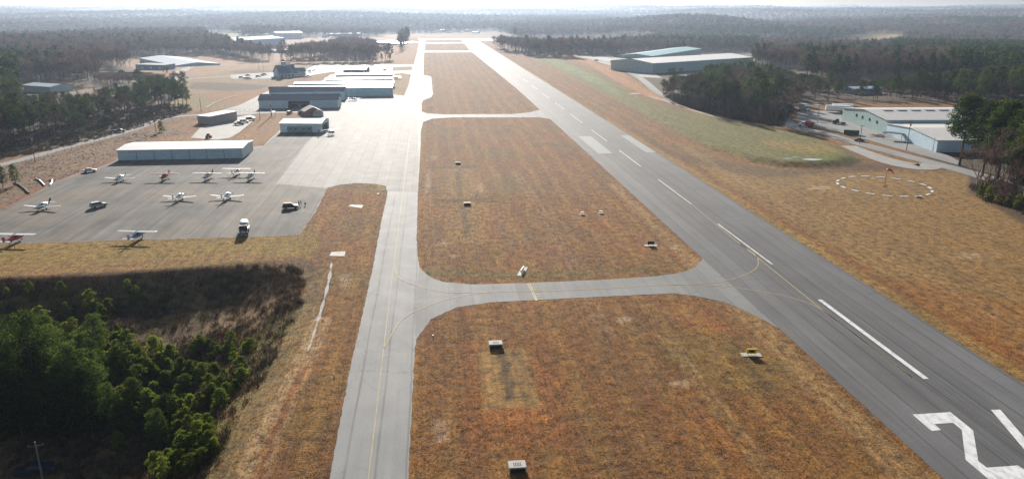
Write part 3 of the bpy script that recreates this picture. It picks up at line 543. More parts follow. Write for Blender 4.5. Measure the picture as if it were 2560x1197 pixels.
# front blue roofed hangar, a bay stands open: built from separate wall pieces
a = hit(648, 272); b_ = hit(846, 270); L = math.hypot(b_[0] - a[0], b_[1] - a[1]); rz = math.atan2(b_[1] - a[1], b_[0] - a[0])
t = empty('hangar', (a[0], a[1], 0), rz, 'blue roofed hangar with its middle bay standing open in front of the other hangars', 'hangar'); D = 15; U0, U1 = .365, .64; E_, Rg = 5.2, 8.0
mb = MB()
for x0, x1 in ((0, U0 * L), (U1 * L, L)): mb.box((x0 + x1) / 2, .1, E_ / 2, x1 - x0, .2, E_)
mb.box((U0 + U1) / 2 * L, .1, E_ - .3, (U1 - U0) * L, .2, .6); mb.box(L / 2, D - .1, E_ / 2, L, .2, E_)
for x in (.1, L - .1): mb.add([(x + d, y, z) for d in (-.1, .1) for y, z in ((.2, 0), (.2, E_), (D / 2, Rg), (D - .2, E_), (D - .2, 0))], [(0, 1, 2, 3, 4), (9, 8, 7, 6, 5), (0, 5, 6, 1), (1, 6, 7, 2), (2, 7, 8, 3), (3, 8, 9, 4)])
mb.build('wall', M['wall_white'], t)
mb = MB(); mb.box((U0 + U1) / 2 * L, D * .6, E_ * .48, (U1 - U0) * L + 3, .15, E_ * .95); mb.build('inner_wall', M['dark_wood'], t)
mb = MB()
for y0, y1 in ((-.5, D / 2), (D + .5, D / 2)):
    q = [(y0, E_ - .1), (y1, Rg + .06), (y1, Rg + .25), (y0, E_ + .09)]; mb.add([(x, y, z) for x in (-.5, L + .5) for y, z in q], [(0, 1, 2, 3), (7, 6, 5, 4), (0, 4, 5, 1), (1, 5, 6, 2), (2, 6, 7, 3), (3, 7, 4, 0)])
mb.build('roof', M['roof_blue'], t)
for u0, u1 in ((.03, .27), (.275, .36), (.645, .80), (.805, .98)): MB().box((u0 + u1) / 2 * L, -.08, 2.2, (u1 - u0) * L - .1, .14, 4.3).build('hangar_door', M['door_white'], t)
HB = (a, b_, L, rz)
building('hangar', 'second blue roofed hangar with a yellow green sign on its front wall', (676, 251.5), (861, 250), 16, 5.6, 8.4, M['wall_pale'], M['roof_blue'], 'hangar', None, 'side', [('hangar_door', .02, .26, .05, 4.6, M['door_white']), ('window', .275, .29, 2.2, 3.6, M['navy']), ('sign', .47, .56, 3.3, 4.5, M['yellow']), ('sign', .562, .625, 3.3, 4.5, M['green'])])
GT = 'rows of white hangars beside the taxiway'
building('hangar', 'tall grey fronted row hangar with white roof, first behind the two blue roofs', (720, 243), (981, 240), 14, 6.0, 7.0, M['wall_pale'], M['roof_white'], 'hangar', GT, 'side', panels(8, 5.2, M['door_white'], .50))
t, L, r = building('hangar', 'white row hangar with one dark open bay, second row from the front', (735, 222), (984, 220), 12, 3.6, 4.8, M['wall_white'], M['roof_white'], 'hangar', GT, 'side', panels(6, 3.1, M['door_white'], .02, .5) + [('open_bay', .54, .70, .05, 3.0, M['dark_in'])])
building('hangar', 'narrow white row hangar, third row from the front', (814, 209.5), (981, 207.5), 11, 3.4, 4.4, M['wall_white'], M['roof_white'], 'hangar', GT, 'side', panels(6, 2.9, M['door_white']))
building('hangar', 'short white row hangar just below the brick ended shed', (840, 197), (985, 194.5), 11, 3.2, 4.2, M['wall_white'], M['roof_white'], 'hangar', GT, 'side', panels(6, 2.8, M['door_white']))
building('shed', 'open fronted shed with grey bays and brick end at the back of the hangar rows', (859, 187), (914, 187), 22, 4.6, 6.4, M['brick'], M['roof_white'], 'shed', None, 'side', panels(5, 3.9, M['roof_bgrey'], .01, .99, 'bay'))
# terminal with dormer and cupola
t, L, r = building('terminal', 'terminal building with steep dark blue roof, dormer and small lookout tower', (700, 195), (742, 193), 19, 4.0, 10.5, M['wall_teal'], M['roof_blue'], 'terminal', None, 'side', [('window', .1 + .2 * k, .22 + .2 * k, 1, 2.6, M['glass']) for k in range(4)], [('window', .3, .7, 1, 3, M['glass'], 1)], ov=.8)
mb = MB(); mb.box(L * .45, 9.5, 11, 3.4, 3.4, 5); mb.build('tower', M['wall_pale'], t); mb = MB(); mb.box(L * .45, 9.5, 13.0, 3.5, 3.5, 1.2); mb.build('window', M['glass'], t)
mb = MB(); mb.add([(L * .45 + x * 2.6, 9.5 + y * 2.6, 13.9) for x, y in ((-1, -1), (1, -1), (1, 1), (-1, 1))] + [(L * .45, 9.5, 16)], [(3, 2, 1, 0), (0, 1, 4), (1, 2, 4), (2, 3, 4), (3, 0, 4)]); mb.build('tower_roof', M['roof_blue'], t)
mb = MB(); q = [(L * .62, -.6, 3.9), (L * .92, -.6, 3.9), (L * .77, -.6, 7.6), (L * .62, 8, 6), (L * .92, 8, 6), (L * .77, 9, 9.4)]; mb.add(q, [(0, 1, 2), (0, 2, 5, 3), (2, 1, 4, 5), (3, 5, 4), (0, 3, 4, 1)]); mb.build('dormer', M['roof_bgrey'], t)
mb = MB(); mb.box(L + 5, 10, 2.2, 10, 11, 4.4); mb.build('annexe', M['wall_teal'], t); mb = MB(); mb.add([(L + .2, 4, 4.5), (L + 11, 4, 4.5), (L + 11, 16, 4.5), (L + .2, 16, 4.5), (L + .2, 10, 7.6), (L + 11, 10, 7.6)], [(0, 1, 5, 4), (2, 3, 4, 5), (1, 2, 5), (3, 0, 4), (3, 2, 1, 0)]); mb.build('annexe_roof', M['roof_blue'], t)
# brown shed left
building('shed', 'brown flat sided storage shed standing on the gravel lot', (495, 309), (527, 311.5), 20, 4.2, 4.7, M['brown_wall'], M['roof_cream'], 'shed', None, 'shed', (), (), .3)
# works and warehouses beyond
building('warehouse', 'wide blue grey warehouse with low pitched roof behind the bare trees on the left', (352, 160), (440, 167), 42, 6.0, 9.0, M['wall_pale'], M['roof_bgrey'], 'warehouse', None, 'side', [('dock_door', .1 + .11 * k, .16 + .11 * k, .2, 3.2, M['roof_bgrey']) for k in range(8)]) if False else None
def far(name, label, A, B, depth, eave, ridge, wall, roof, gable='side', doors=(), **k): return building(name, label, A, B, depth, eave, ridge, wall, roof, name, None, gable, doors, **k)
far('warehouse', 'wide blue grey warehouse with low pitched roof behind the bare trees on the left', (350, 160), (440, 167.5), 48, 7, 9.5, M['wall_pale'], M['roof_bgrey'], 'side', [('dock_door', .1 + .11 * k, .15 + .11 * k, .2, 4, M['door_teal']) for k in range(6)])
far('office', 'low dark office block in front of the wide blue grey warehouse', (340, 174), (412, 175), 16, 5, 5.6, M['roof_bgrey'], M['roof_blue'], 'shed', [('window', .2 + .3 * k, .27 + .3 * k, 1, 3, M['white']) for k in range(3)])
far('warehouse', 'long pale blue warehouse whose left gable faces the open field far off', (567, 121), (714, 114), 60, 14, 18, M['wall_pale'], M['roof_bgrey'])
far('warehouse', 'tall pale grey warehouse behind the long pale blue one', (692, 98), (757, 97), 50, 14, 17, M['wall_white'], M['roof_white'])
far('warehouse', 'low blue warehouse far off above the bare tree row', (822, 91), (905, 91), 40, 7, 9, M['wall_pale'], M['roof_bgrey'])
far('warehouse', 'grey roofed warehouse at the far left end of the works road', (848, 80), (890, 80), 40, 7, 9, M['roof_bgrey'], M['roof_bgrey'])
far('shed', 'small white shed far off between the two pale warehouses', (656, 92), (674, 92), 20, 5, 6, M['wall_white'], M['roof_white'])
far('warehouse', 'white warehouse below the far bank of the taxiway', (941, 113), (1002, 111), 60, 6, 8, M['wall_pale'], M['roof_white'])
far('canopy', 'long thin white canopy behind the bare tree row', (655, 134), (748, 131), 12, 4, 4.6, M['wall_white'], M['roof_white'])
far('shed', 'small blue shed at the edge of the far green field', (592, 84), (614, 84), 20, 5, 6.5, M['roof_bgrey'], M['roof_bgrey'])
far('hall', 'small white roofed hall on the skyline beyond the far end of the taxiway', (970, 69), (988, 69), 40, 9, 11, M['wall_white'], M['roof_white'])
far('warehouse', 'low metal warehouse with blue roof among the trees at the left edge', (60, 229), (128, 233), 18, 4.6, 6, M['wall_white'], M['roof_bgrey'])
far('shed', 'pale roofed shed half hidden by the bare woods at the left edge', (42, 166), (90, 166), 30, 4, 8, M['wall_white'], M['roof_bgrey'])
for i, (x, y, w_) in enumerate(((350, 86, 10), (362, 86, 12), (376, 86, 10), (1560, 92, 16), (1612, 90, 18), (1180, 84, 14), (1060, 78, 12), (1290, 84, 14), (1420, 90, 12))):
    far('house', ['white house in the far woods, ' + q for q in ('leftmost of three', 'middle of three', 'rightmost of three')][i] if i < 3 else ['pale house beside the far tan bank to the right of the runway', 'blue grey house just left of the far pine wood', 'white house beyond the end of the runway', 'small white house beyond the end of the taxiway', 'white house past the far taxiway loop', 'white house behind the far dark field'][i - 3], (x, y), (x + w_, y), 10, 4, 7, M['wall_white'], M['roof_white'])
for lb, x, y, w_, mt in (('white farm building left of centre on the far edge of the works ground', 918, 75, 16, 'roof_white'), ('low pale shed between the farm building and the hall on the skyline', 935, 84, 12, 'roof_white'), ('long low roof on the dark bank just right of the skyline hall', 1010, 76, 26, 'roof_bgrey'), ('small bright roof at the middle of the far dark bank', 1100, 79, 12, 'roof_white'), ('blue roofed block left of the low blue warehouse', 806, 94, 14, 'roof_bgrey'), ('grey roofed house at the edge of the far bare trees on the left', 460, 103, 18, 'roof_bgrey')):
    far('house', lb, (x, y), (x + w_, y), 14, 5, 7, M['wall_white'], M[mt])
# green works on the right
far('factory', 'tall green metal factory with teal roof and a white ridge strip', (1630, 148), (1752, 143), 45, 12, 14.5, M['wall_teal'], M['roof_teal'], 'side')
t, L, r = building('factory', 'large green factory hall with a wide white roof at the edge of the pine wood', (1632, 184), (1880, 166), 58, 9.5, 12.5, M['wall_teal'], M['roof_white'], 'factory', None, 'side', [('dock_door', .14, .20, .2, 3.5, M['dark_in']), ('dock_door', .24, .28, .2, 3.5, M['door_teal'])])
building('factory', 'small green gabled annexe at the yard end of the white roofed factory', (1549, 163), (1590, 168), 24, 5, 7, M['wall_teal'], M['roof_white'], 'annexe', None, 'front')
def cyl_thing(name, label, cat, px, py, r, h, mat, legs=True, cone=True, part='body'):
    x, y, z = hit(px, py); t = empty(name, (x, y, z), 0, label, cat); mb = MB(); b0 = h * .35 if legs else 0
    mb.tube((0, 0, b0), (0, 0, h), r, r, 12); 
    if cone: mb.tube((0, 0, h), (0, 0, h + r), r, r * .15, 12)
    if legs: mb.tube((0, 0, b0), (0, 0, b0 * .4), r, r * .2, 12)
    mb.build(part, mat, t, False)
    if legs:
        for sx, sy in ((1, 1), (1, -1), (-1, 1), (-1, -1)): MB().tube((sx * r * .8, sy * r * .8, 0), (sx * r * .8, sy * r * .8, b0 + .5), .12, .12, 5).build('leg', M['steel'], t)
    return t
cyl_thing('dust_collector', 'dark dust collector on legs beside the green annexe', 'dust collector', 1592, 172, 2, 9, M['roof_bgrey']); cyl_thing('dust_collector', 'second dust collector, nearest the corner of the white roofed factory', 'dust collector', 1606, 176, 1.7, 8, M['steel'])
cyl_thing('storage_tank', 'squat white storage tank in front of the two dust collectors', 'storage tank', 1590, 176, 1.6, 2.6, M['white'], False)
# blue green works, lower right
t, L, r = building('factory', 'long pale green factory with six dark skylights in its cream roof', (2252, 372), (2104, 300.5), 0.1, 8.0, 8.1, M['wall_teal'], M['roof_cream'], 'factory') if False else (None, 0, None)
def gable_hall(name, label, Anear, Afar, length, eave, ridge, wall, roof, windows=(), skylights=0, sky_u=()):
    """the gable end runs from Anear to Afar as traced; the hall runs to the right of it."""
    a = hit(*Anear); b = hit(*Afar); W = math.hypot(b[0] - a[0], b[1] - a[1]); ang = math.atan2(b[1] - a[1], b[0] - a[0])
    t = empty(name, (a[0], a[1], min(a[2], b[2])), ang, label, 'factory'); mb = MB()
    P = [(0, -2), (0, eave), (W / 2, ridge), (W, eave), (W, -2)]; y1 = -length       # local x along the gable, local -y is the length direction
    mb.add([(x, y, z) for y in (0, y1) for x, z in P], [(0, 1, 2, 3, 4), (9, 8, 7, 6, 5), (0, 5, 6, 1), (3, 8, 9, 4), (1, 6, 7, 2), (2, 7, 8, 3)]); mb.build('wall', wall, t)
    rb = MB()
    for x0, x1 in ((-.4, W / 2), (W + .4, W / 2)):
        k = (ridge - eave) / (W / 2); za = eave - k * .4
        q = [(x0, za + .03), (x1, ridge + .03), (x1, ridge + .2), (x0, za + .2)]; rb.add([(x, y, z) for y in (.4, y1 - .4) for x, z in q], [(0, 1, 2, 3), (7, 6, 5, 4), (0, 4, 5, 1), (1, 5, 6, 2), (2, 6, 7, 3), (3, 7, 4, 0)])
    ro = rb.build('roof', roof, t)
    for u, z in windows: MB().box(u * W, .06, z, 1.3, .12, 1.5).build('window', M['glass'], t)
    k = (ridge - eave) / (W / 2)
    for v in sky_u:
        m_ = MB(); x = W * .42; m_.box(x, y1 * v, eave + k * x + .32, 1.6, 5.0, .45); m_.build('skylight', M['roof_bgrey'], ro)
    return t, W
t, W = gable_hall('factory', 'long pale green factory with six dark skylights in its cream roof', (2213, 335), (2104, 301), 62, 6.8, 9.2, M['wall_teal'], M['roof_cream'], ((.2, 4.6), (.36, 4.8), (.52, 5), (.66, 5.1)), 6, (.17, .29, .41, .53, .65, .77))
gable_hall('factory', 'low pale blue factory hall with cream roof in front of the skylit factory', (2340, 381), (2214, 336), 60, 5.2, 6.9, M['wall_pale'], M['roof_cream'])
x, y, z = hit(2232, 349); t = empty('porch', (x, y, z), rad(-35), 'blue roofed loading porch at the corner between the two factory halls', 'porch')
MB().box(0, 0, 3.3, 9, 5, .35).build('roof', M['roof_blue'], t)
for sx, sy in ((-4, -2), (4, -2), (-4, 2), (4, 2)): MB().tube((sx, sy, 0), (sx, sy, 3.2), .12).build('post', M['steel'], t)
far('shed', 'low blue roofed building hidden in the trees above the truck yard', (2133, 237), (2205, 235), 14, 4, 5, M['roof_bgrey'], M['roof_bgrey'])
for i, (x, y, w_) in enumerate(((2146, 151, 16), (2164, 148, 16), (2198, 151, 14), (2214, 152, 16))):
    far('house', ('white mobile home at the left end of the clearing in the right woods', 'white mobile home second from the left in the woodland clearing', 'pale mobile home third from the left in the woodland clearing', 'pale mobile home at the right end of the woodland clearing')[i], (x, y), (x + w_, y), 8, 3.5, 4.5, M['wall_white'], M['roof_white'])
far('shed', 'long low grey roofed shed in the pine woods at the right edge', (2472, 192), (2552, 193), 14, 3.5, 4.5, M['wall_pale'], M['roof_white'])
# ---------------------------------------------------------------- aircraft
def ring(y, cz, hw, hh, n=12, p=2.4):
    o = []
    for i in range(n):
        a = 2 * math.pi * i / n; ca, sa = math.cos(a), math.sin(a)
        o.append((hw * math.copysign(abs(ca) ** (2 / p), ca), y, cz + hh * math.copysign(abs(sa) ** (2 / p), sa)))
    return o
def slab(mb, pts, th, mi=0):                         # wing-like lens section between stations: (x, y_lead, y_trail, z)
    rings = []
    for x, yl, yt, z, t in pts:
        c = yl - yt; rings.append([(x, yl, z), (x, yl - .25 * c, z + t), (x, yl - .7 * c, z + t * .6), (x, yt, z), (x, yl - .6 * c, z - t * .5), (x, yl - .2 * c, z - t * .6)])
    return mb.loft(rings, mi)
def aircraft(label, px, py, heading, high, body, trim, span=10.9, wingc=None, cat='aircraft', group=None, at=None, strut=True, scale=1.0):
    x, y, z = at if at else (*gp(px, py), .065); t = empty('light_aircraft', (x, y, z), heading, label, cat, group); t.scale = (scale,) * 3
    wc = wingc or body; c0 = 1.15
    st = [(3.05, c0, .22, .24), (2.9, c0, .42, .40), (2.2, c0 + .02, .50, .48), (1.4, c0 + .08, .56, .56), (.9, c0 + .26, .60, .76), (-.4, c0 + .28, .60, .78), (-1.4, c0 + .16, .48, .56), (-3.0, c0 + .14, .27, .33), (-4.6, c0 + .22, .08, .16)]
    MB().loft([ring(*q) for q in st], 0).build('fuselage', body, t, True)
    mb = MB(); mb.loft([ring(y_, z_, w_, h_, 12, 2.8) for y_, z_, w_, h_ in ((1.28, c0 + .42, .50, .22), (.85, c0 + .60, .58, .36), (-.3, c0 + .62, .59, .40), (-1.15, c0 + .45, .50, .22))], 0); mb.build('cabin_window', M['glass'], t, True)
    MB().loft([ring(y_, z_, w_, h_, 12) for y_, z_, w_, h_ in ((2.6, c0 - .05, .47, .36), (1.2, c0 - .12, .58, .42), (-1.3, c0 + .0, .51, .42), (-3.2, c0 + .12, .27, .22))], 0).build('lower_trim', trim, t, True)
    h = span / 2; zw = c0 + 1.05 if high else c0 - .42; dih = .10 if high else .55
    for sx in (-1, 1):
        w_ = MB(); slab(w_, [(sx * .3, 1.0, -.62, zw, .13), (sx * h * .55, .98, -.6, zw + dih * .5, .12), (sx * (h - .35), .82, -.38, zw + dih, .08), (sx * h, .55, -.25, zw + dih, .03)], 0); wg = w_.build('wing', wc, t)
        if high: MB().tube((sx * .5, .35, c0 - .3), (sx * h * .5, .35, zw + dih * .4), .05, .05, 5).build('strut', body, wg)
        tp = MB(); slab(tp, [(sx * .05, -3.55, -4.55, c0 + .28, .06), (sx * 1.65, -3.8, -4.5, c0 + .3, .04)], 0); tp.build('tailplane', wc, t)
        MB().tube((sx * .4, -.1, c0 - .4), (sx * 1.15, -.1, .3), .06, .05, 5).build('gear_leg', body, t); MB().tube((sx * 1.08, -.1, .24), (sx * 1.24, -.1, .24), .24, .24, 10).build('wheel', M['rubber'], t)
    fn = MB(); q = [(-3.3, c0 + .3), (-4.1, c0 + 1.55), (-4.75, c0 + 1.55), (-4.6, c0 + .15)]; fn.add([(s * .05, a, b) for s in (-1, 1) for a, b in q], [(0, 1, 2, 3), (7, 6, 5, 4), (0, 4, 5, 1), (1, 5, 6, 2), (2, 6, 7, 3), (3, 7, 4, 0)]); fn.build('fin', trim, t)
    MB().tube((0, 2.3, c0 - .4), (0, 2.35, .22), .05, .05, 5).build('gear_leg', body, t); MB().tube((-.07, 2.35, .2), (.07, 2.35, .2), .2, .2, 10).build('wheel', M['rubber'], t)
    pr = MB(); pr.tube((0, 3.05, c0), (0, 3.32, c0), .2, .03, 10); pr.build('spinner', M['silver'], t); p2 = MB(); p2.box(0, 3.14, c0, 1.9, .05, .16, 0); p2.build('propeller', M['blackm'], t)
    return t
PI = math.pi; W_, N_, B_, R_d = M['white'], M['navy'], M['blue'], M['red']
aircraft('white low wing aircraft with a dark nose, standing alone at the left of the apron', 107, 524, PI - .03, False, W_, N_, 11.7)
aircraft('small white low wing aircraft facing the camera at the left end of the back row', 301, 453, PI - .04, False, W_, W_, 11.2)
aircraft('red high wing taildragger in the back row of the apron', 413, 449, PI + .04, True, R_d, R_d, 10.7)
aircraft('white high wing aircraft with a red and dark nose beside the red one', 520, 448, PI - .06, True, W_, N_, 10.9)
aircraft('white high wing aircraft parked nearest the long hangar, tail toward the camera', 592, 437, -.03, True, W_, W_, 10.9)
aircraft('white high wing aircraft at the right end of the back row with blue cabin', 627, 448, PI - .03, True, W_, B_, 10.9)
aircraft('white low wing aircraft seen from behind, left one of the pair in the middle', 449, 500, -.05, False, W_, W_, 11.2)
aircraft('white low wing aircraft seen from behind, right one of the pair in the middle', 568, 498, -.04, False, W_, W_, 11.2)
aircraft('white winged high wing aircraft with red tail at the left edge of the apron', 40, 606, -.06, True, R_d, R_d, 11.4, W_)
aircraft('blue high wing aircraft at the edge of the grass, tail toward the camera', 345, 599, -.08, True, B_, M['silver'], 11.0, M['silver'])
aircraft('white aircraft parked in front of the grey fronted row hangar', 884, 252, -2.2, False, W_, W_, 11.5, at=(*gp(884, 252), .05))
aircraft('small aircraft standing inside the open bay of the front blue roofed hangar', 0, 0, PI + HB[3], True, W_, W_, 10.8, at=(HB[0][0] + .5 * HB[2] * math.cos(HB[3]) - 4.5 * math.sin(HB[3]), HB[0][1] + .5 * HB[2] * math.sin(HB[3]) + 4.5 * math.cos(HB[3]), .05))
aircraft('white aircraft on the far apron beside the grass oval', 962, 178, 1.2, False, W_, W_, 11, at=(*gp(962, 178), .05))
aircraft('white aircraft at the right end of the short row hangar', 990, 197, .9, True, W_, W_, 10, at=(*gp(992, 198), .05))
aircraft('white aircraft on the far side of the apron near the terminal', 774, 180, 2.0, False, W_, W_, 10, at=(*gp(776, 181), .06))
# helicopter by the small hangar
x, y = gp(826, 338); t = empty('helicopter', (x, y, .06), rad(-70), 'small white and blue helicopter parked beside the small white hangar', 'helicopter')
MB().loft([ring(*q) for q in ((2.3, 1.2, .1, .1), (1.9, 1.25, .5, .45), (1.0, 1.45, .75, .75), (-.4, 1.5, .7, .75), (-1.3, 1.6, .35, .4), (-2.0, 1.75, .15, .17), (-5.6, 1.9, .07, .08))]).build('body', W_, t, True)
MB().loft([ring(*q) for q in ((2.2, 1.3, .25, .2), (1.7, 1.5, .6, .4), (.8, 1.75, .77, .5), (.1, 1.7, .74, .4))]).build('cabin_window', M['glass'], t, True)
MB().tube((0, -.2, 2.1), (0, -.2, 2.75), .1).build('mast', M['steel'], t); mb = MB(); mb.box(0, -.2, 2.78, .16, 9.6, .05, 0, .35); mb.build('rotor_blade', M['blackm'], t)
mb = MB(); mb.box(0, -5.5, 2.2, .05, .7, 1.3); mb.build('fin', B_, t); mb = MB(); mb.box(.15, -5.6, 1.9, .03, .12, 1.2); mb.build('tail_rotor', M['blackm'], t)
for sx in (-1, 1):
    s2 = MB(); s2.tube((sx * .95, -1.6, .12), (sx * .95, 1.8, .12), .05); o = s2.build('skid', M['blackm'], t); MB().tube((sx * .5, .9, 1), (sx * .95, 1.0, .12), .04).build('strut', M['blackm'], o); MB().tube((sx * .5, -.6, 1), (sx * .95, -.8, .12), .04).build('strut', M['blackm'], o)
# ---------------------------------------------------------------- cars and trucks
CARS = {'sedan': (4.7, 1.8, [(-2.35, .35, .75), (-2.25, .3, .95), (-1.5, .3, 1.0), (.9, .3, .98), (2.1, .3, .82), (2.35, .35, .65)], [(-1.75, .98), (-1.0, 1.42), (.35, 1.45), (1.15, .96)]),
        'suv': (4.9, 1.95, [(-2.45, .45, 1.0), (-2.4, .35, 1.15), (-1.5, .35, 1.18), (1.1, .35, 1.14), (2.3, .35, 1.0), (2.45, .4, .75)], [(-2.35, 1.15), (-2.1, 1.78), (.3, 1.8), (1.15, 1.12)]),
        'pickup': (5.6, 1.95, [(-2.8, .5, 1.1), (-2.75, .45, 1.15), (-1.0, .45, 1.15), (1.3, .45, 1.15), (2.6, .45, 1.05), (2.8, .5, .8)], [(-1.0, 1.13), (-.85, 1.8), (.5, 1.82), (1.3, 1.12)])}
def car(name, label, px, py, heading, kind, mat, cat='car', group=None, zz=None, lights=True):
    h = hit(px, py); L, Wd, lo, up_ = CARS[kind]; t = empty(name, (h[0], h[1], (h[2] + .10) if zz is None else zz), heading, label, cat, group)
    R = []
    for y, a, b in lo: R.append([(-Wd / 2, y, a), (-Wd / 2, y, b - .12), (-Wd / 2 + .1, y, b), (Wd / 2 - .1, y, b), (Wd / 2, y, b - .12), (Wd / 2, y, a)])
    MB().loft(R).build('body', mat, t, False)
    y0, y1, y2, y3 = [q[0] for q in up_]; za, zb, zc, zd = [q[1] for q in up_]; w0, w1 = Wd / 2 - .06, Wd / 2 - .24
    g = MB(); vs = [(-w0, y0, za), (w0, y0, za), (w0, y3, zd), (-w0, y3, zd), (-w1, y1, zb - .05), (w1, y1, zb - .05), (w1, y2, zc - .05), (-w1, y2, zc - .05)]
    g.add(vs, [(3, 2, 1, 0), (4, 5, 6, 7), (0, 1, 5, 4), (1, 2, 6, 5), (2, 3, 7, 6), (3, 0, 4, 7)]); g.build('window', M['glass'], t)
    g = MB(); g.add([(sx * (w1 + .03), yy, zz_) for zz_ in ((zb + zc) / 2 - .06, (zb + zc) / 2 + .02) for sx, yy in ((-1, y1 - .03), (1, y1 - .03), (1, y2 + .03), (-1, y2 + .03))], [(3, 2, 1, 0), (4, 5, 6, 7), (0, 1, 5, 4), (1, 2, 6, 5), (2, 3, 7, 6), (3, 0, 4, 7)]); g.build('roof', mat, t)
    if kind == 'pickup': g = MB(); g.box(0, -1.9, 1.16, Wd - .4, 1.6, .06); g.build('bed', M['blackm'], t)
    for sx in (-1, 1):
        for yy in (-L * .31, L * .31): MB().tube((sx * (Wd / 2 - .2), yy, .34), (sx * (Wd / 2 + .02), yy, .34), .34, .34, 12).build('wheel', M['rubber'], t)
        if lights:
            MB().box(sx * (Wd / 2 - .3), L / 2 + .0, lo[-1][2] - .12, .4, .06, .16).build('headlight', M['steel'], t); MB().box(sx * (Wd / 2 - .25), -L / 2 - .0, lo[0][2] - .15, .3, .06, .16).build('tail_light', R_d, t)
    return t
car('parked_car', 'white sedan parked at the apron edge below the brown bank', 225, 430, rad(-60), 'sedan', W_)
car('parked_pickup', 'dark pickup with a pale hood standing on the apron next to the lone white aircraft', 247, 518, rad(-38), 'suv', M['silver'], 'car', None, .07)
car('parked_suv', 'black suv with two people at its front on the apron', 727, 521, rad(-80), 'suv', M['black'], 'suv', None, .07)
GV = 'vehicles parked on the gravel lot'
car('parked_car', 'dark pickup at the near end of the three on the gravel lot', 598, 312, rad(-70), 'pickup', M['navy'], 'pickup', GV); car('parked_car', 'white suv in the middle of the three on the gravel lot', 611, 307, rad(-70), 'suv', W_, 'suv', GV); car('parked_car', 'dark suv at the far end of the three on the gravel lot', 626, 301, rad(-70), 'suv', M['navy'], 'suv', GV)
car('parked_car', 'red and white car in the shade before the front blue roofed hangar', 724, 285, rad(-5), 'suv', R_d); car('parked_car', 'black car in the shade of the front blue roofed hangar', 751, 285, rad(5), 'suv', M['black'])
car('parked_truck', 'dark service truck on the road beside the left woods', 300, 331, rad(-75), 'pickup', M['navy'], 'truck')
GC = 'cars in the terminal car park'
for i, (x, y, k, m_, lb) in enumerate(((604, 196, 'suv', W_, 'dark windowed white car at the left end of the terminal car park'), (614, 197, 'sedan', M['silver'], 'silver sedan second from the left in the terminal car park'), (622, 198, 'suv', W_, 'white suv at the near corner of the terminal car park'), (620, 190, 'sedan', M['navy'], 'dark sedan at the back of the left car park group'), (646, 193, 'suv', W_, 'white suv at the left of the middle car park group'), (656, 190, 'sedan', M['navy'], 'dark sedan in the middle of the car park group'), (662, 188, 'suv', W_, 'white suv at the right of the middle car park group'), (708, 195, 'suv', R_d, 'red and white car against the terminal wall'), (718, 195, 'suv', W_, 'white car against the terminal wall'))):
    car('parked_car', lb, x, y, rad(-70), k, m_, 'car', GC)
car('parked_car', 'white truck on the bend of the drive beside the terminal', 770, 193, rad(-60), 'pickup', W_, 'truck'); car('parked_car', 'orange and white ground vehicle at the corner of the hangar road', 676, 222, rad(20), 'suv', M['orange'], 'vehicle')
car('moving_car', 'blue and white car on the factory road', 2148, 354, rad(58), 'sedan', M['navy']); 
car('parked_car', 'small car on the road below the white roofed factory', 1490, 153, rad(60), 'suv', W_); car('parked_car', 'black flat truck parked in the yard before the green annexe', 1530, 156, rad(80), 'pickup', M['black'], 'truck')
def truck_base(t, L, W, ys, r=.5):
    MB().box(0, 0, .75, .9, L, .25).build('chassis', M['blackm'], t)
    for yy in ys:
        for sx in (-1, 1): MB().tube((sx * (W / 2 - .35), yy, r), (sx * W / 2, yy, r), r, r, 12).build('wheel', M['rubber'], t)
def cab(t, y, W, mat, hood=True, face=1):
    g = MB(); g.box(0, y, 1.75, W - .1, 1.7, 1.9, 0, 0, .9); o = g.build('cab', mat, t); MB().box(0, y + .84, 2.2, W - .5, .08, .8).build('windscreen', M['glass'], o)
    for sx in (-1, 1): MB().box(sx * (W / 2 - .09), y, 2.15, .06, 1.0, .7).build('window', M['glass'], o)
    if hood:
        MB().box(0, y + 1.65, 1.35, W - .6, 1.7, 1.1, 0, 0, .88).build('hood', mat, t); MB().box(0, y + 2.53, 1.35, W - 1.2, .07, .8).build('grille', M['steel'], t)
        for sx in (-1, 1): MB().box(sx * (W / 2 - .3), y + 1.9, 1.0, .55, 1.4, .5).build('fender', mat, t); MB().box(sx * (W / 2 - .35), y + 2.55, 1.25, .3, .08, .25).build('headlight', M['white'], t)
        MB().box(0, y + 2.65, .65, W - .1, .2, .3).build('bumper', M['steel'], t)
    for sx in (-1, 1): MB().box(sx * (W / 2 + .15), y + .7, 2.0, .12, .1, .7).build('mirror', M['blackm'], t)
x, y = gp(600, 592); t = empty('fuel_truck', (x, y + 3.5, .07), PI + .28 - .0, 'fuel truck with navy cab and cream tank facing the camera at the apron edge', 'fuel truck')
truck_base(t, 8.5, 2.5, (3.0, -1.6, -2.9)); cab(t, 1.5, 2.4, N_)
MB().loft([ring(y_, 2.05, w_, h_, 16, 2.6) for y_, w_, h_ in ((.45, .9, .75), (.35, 1.15, .98), (-4.1, 1.15, .98), (-4.2, .9, .75))]).build('tank', M['cream'], t, True)
MB().box(0, -1.9, 3.06, .6, 3.6, .12).build('walkway', M['steel'], t); MB().box(1.2, -1.9, 1.0, .3, 3.2, .5).build('side_box', W_, t); MB().box(-1.2, -1.9, 1.0, .3, 3.2, .5).build('side_box', W_, t)
h = hit(2014, 318); t = empty('dump_truck', (h[0], h[1], h[2] + .15), rad(60), 'red dump truck with a white hood on the factory road', 'dump truck'); truck_base(t, 8, 2.5, (2.8, -1.8, -3.0)); cab(t, 1.3, 2.4, W_)
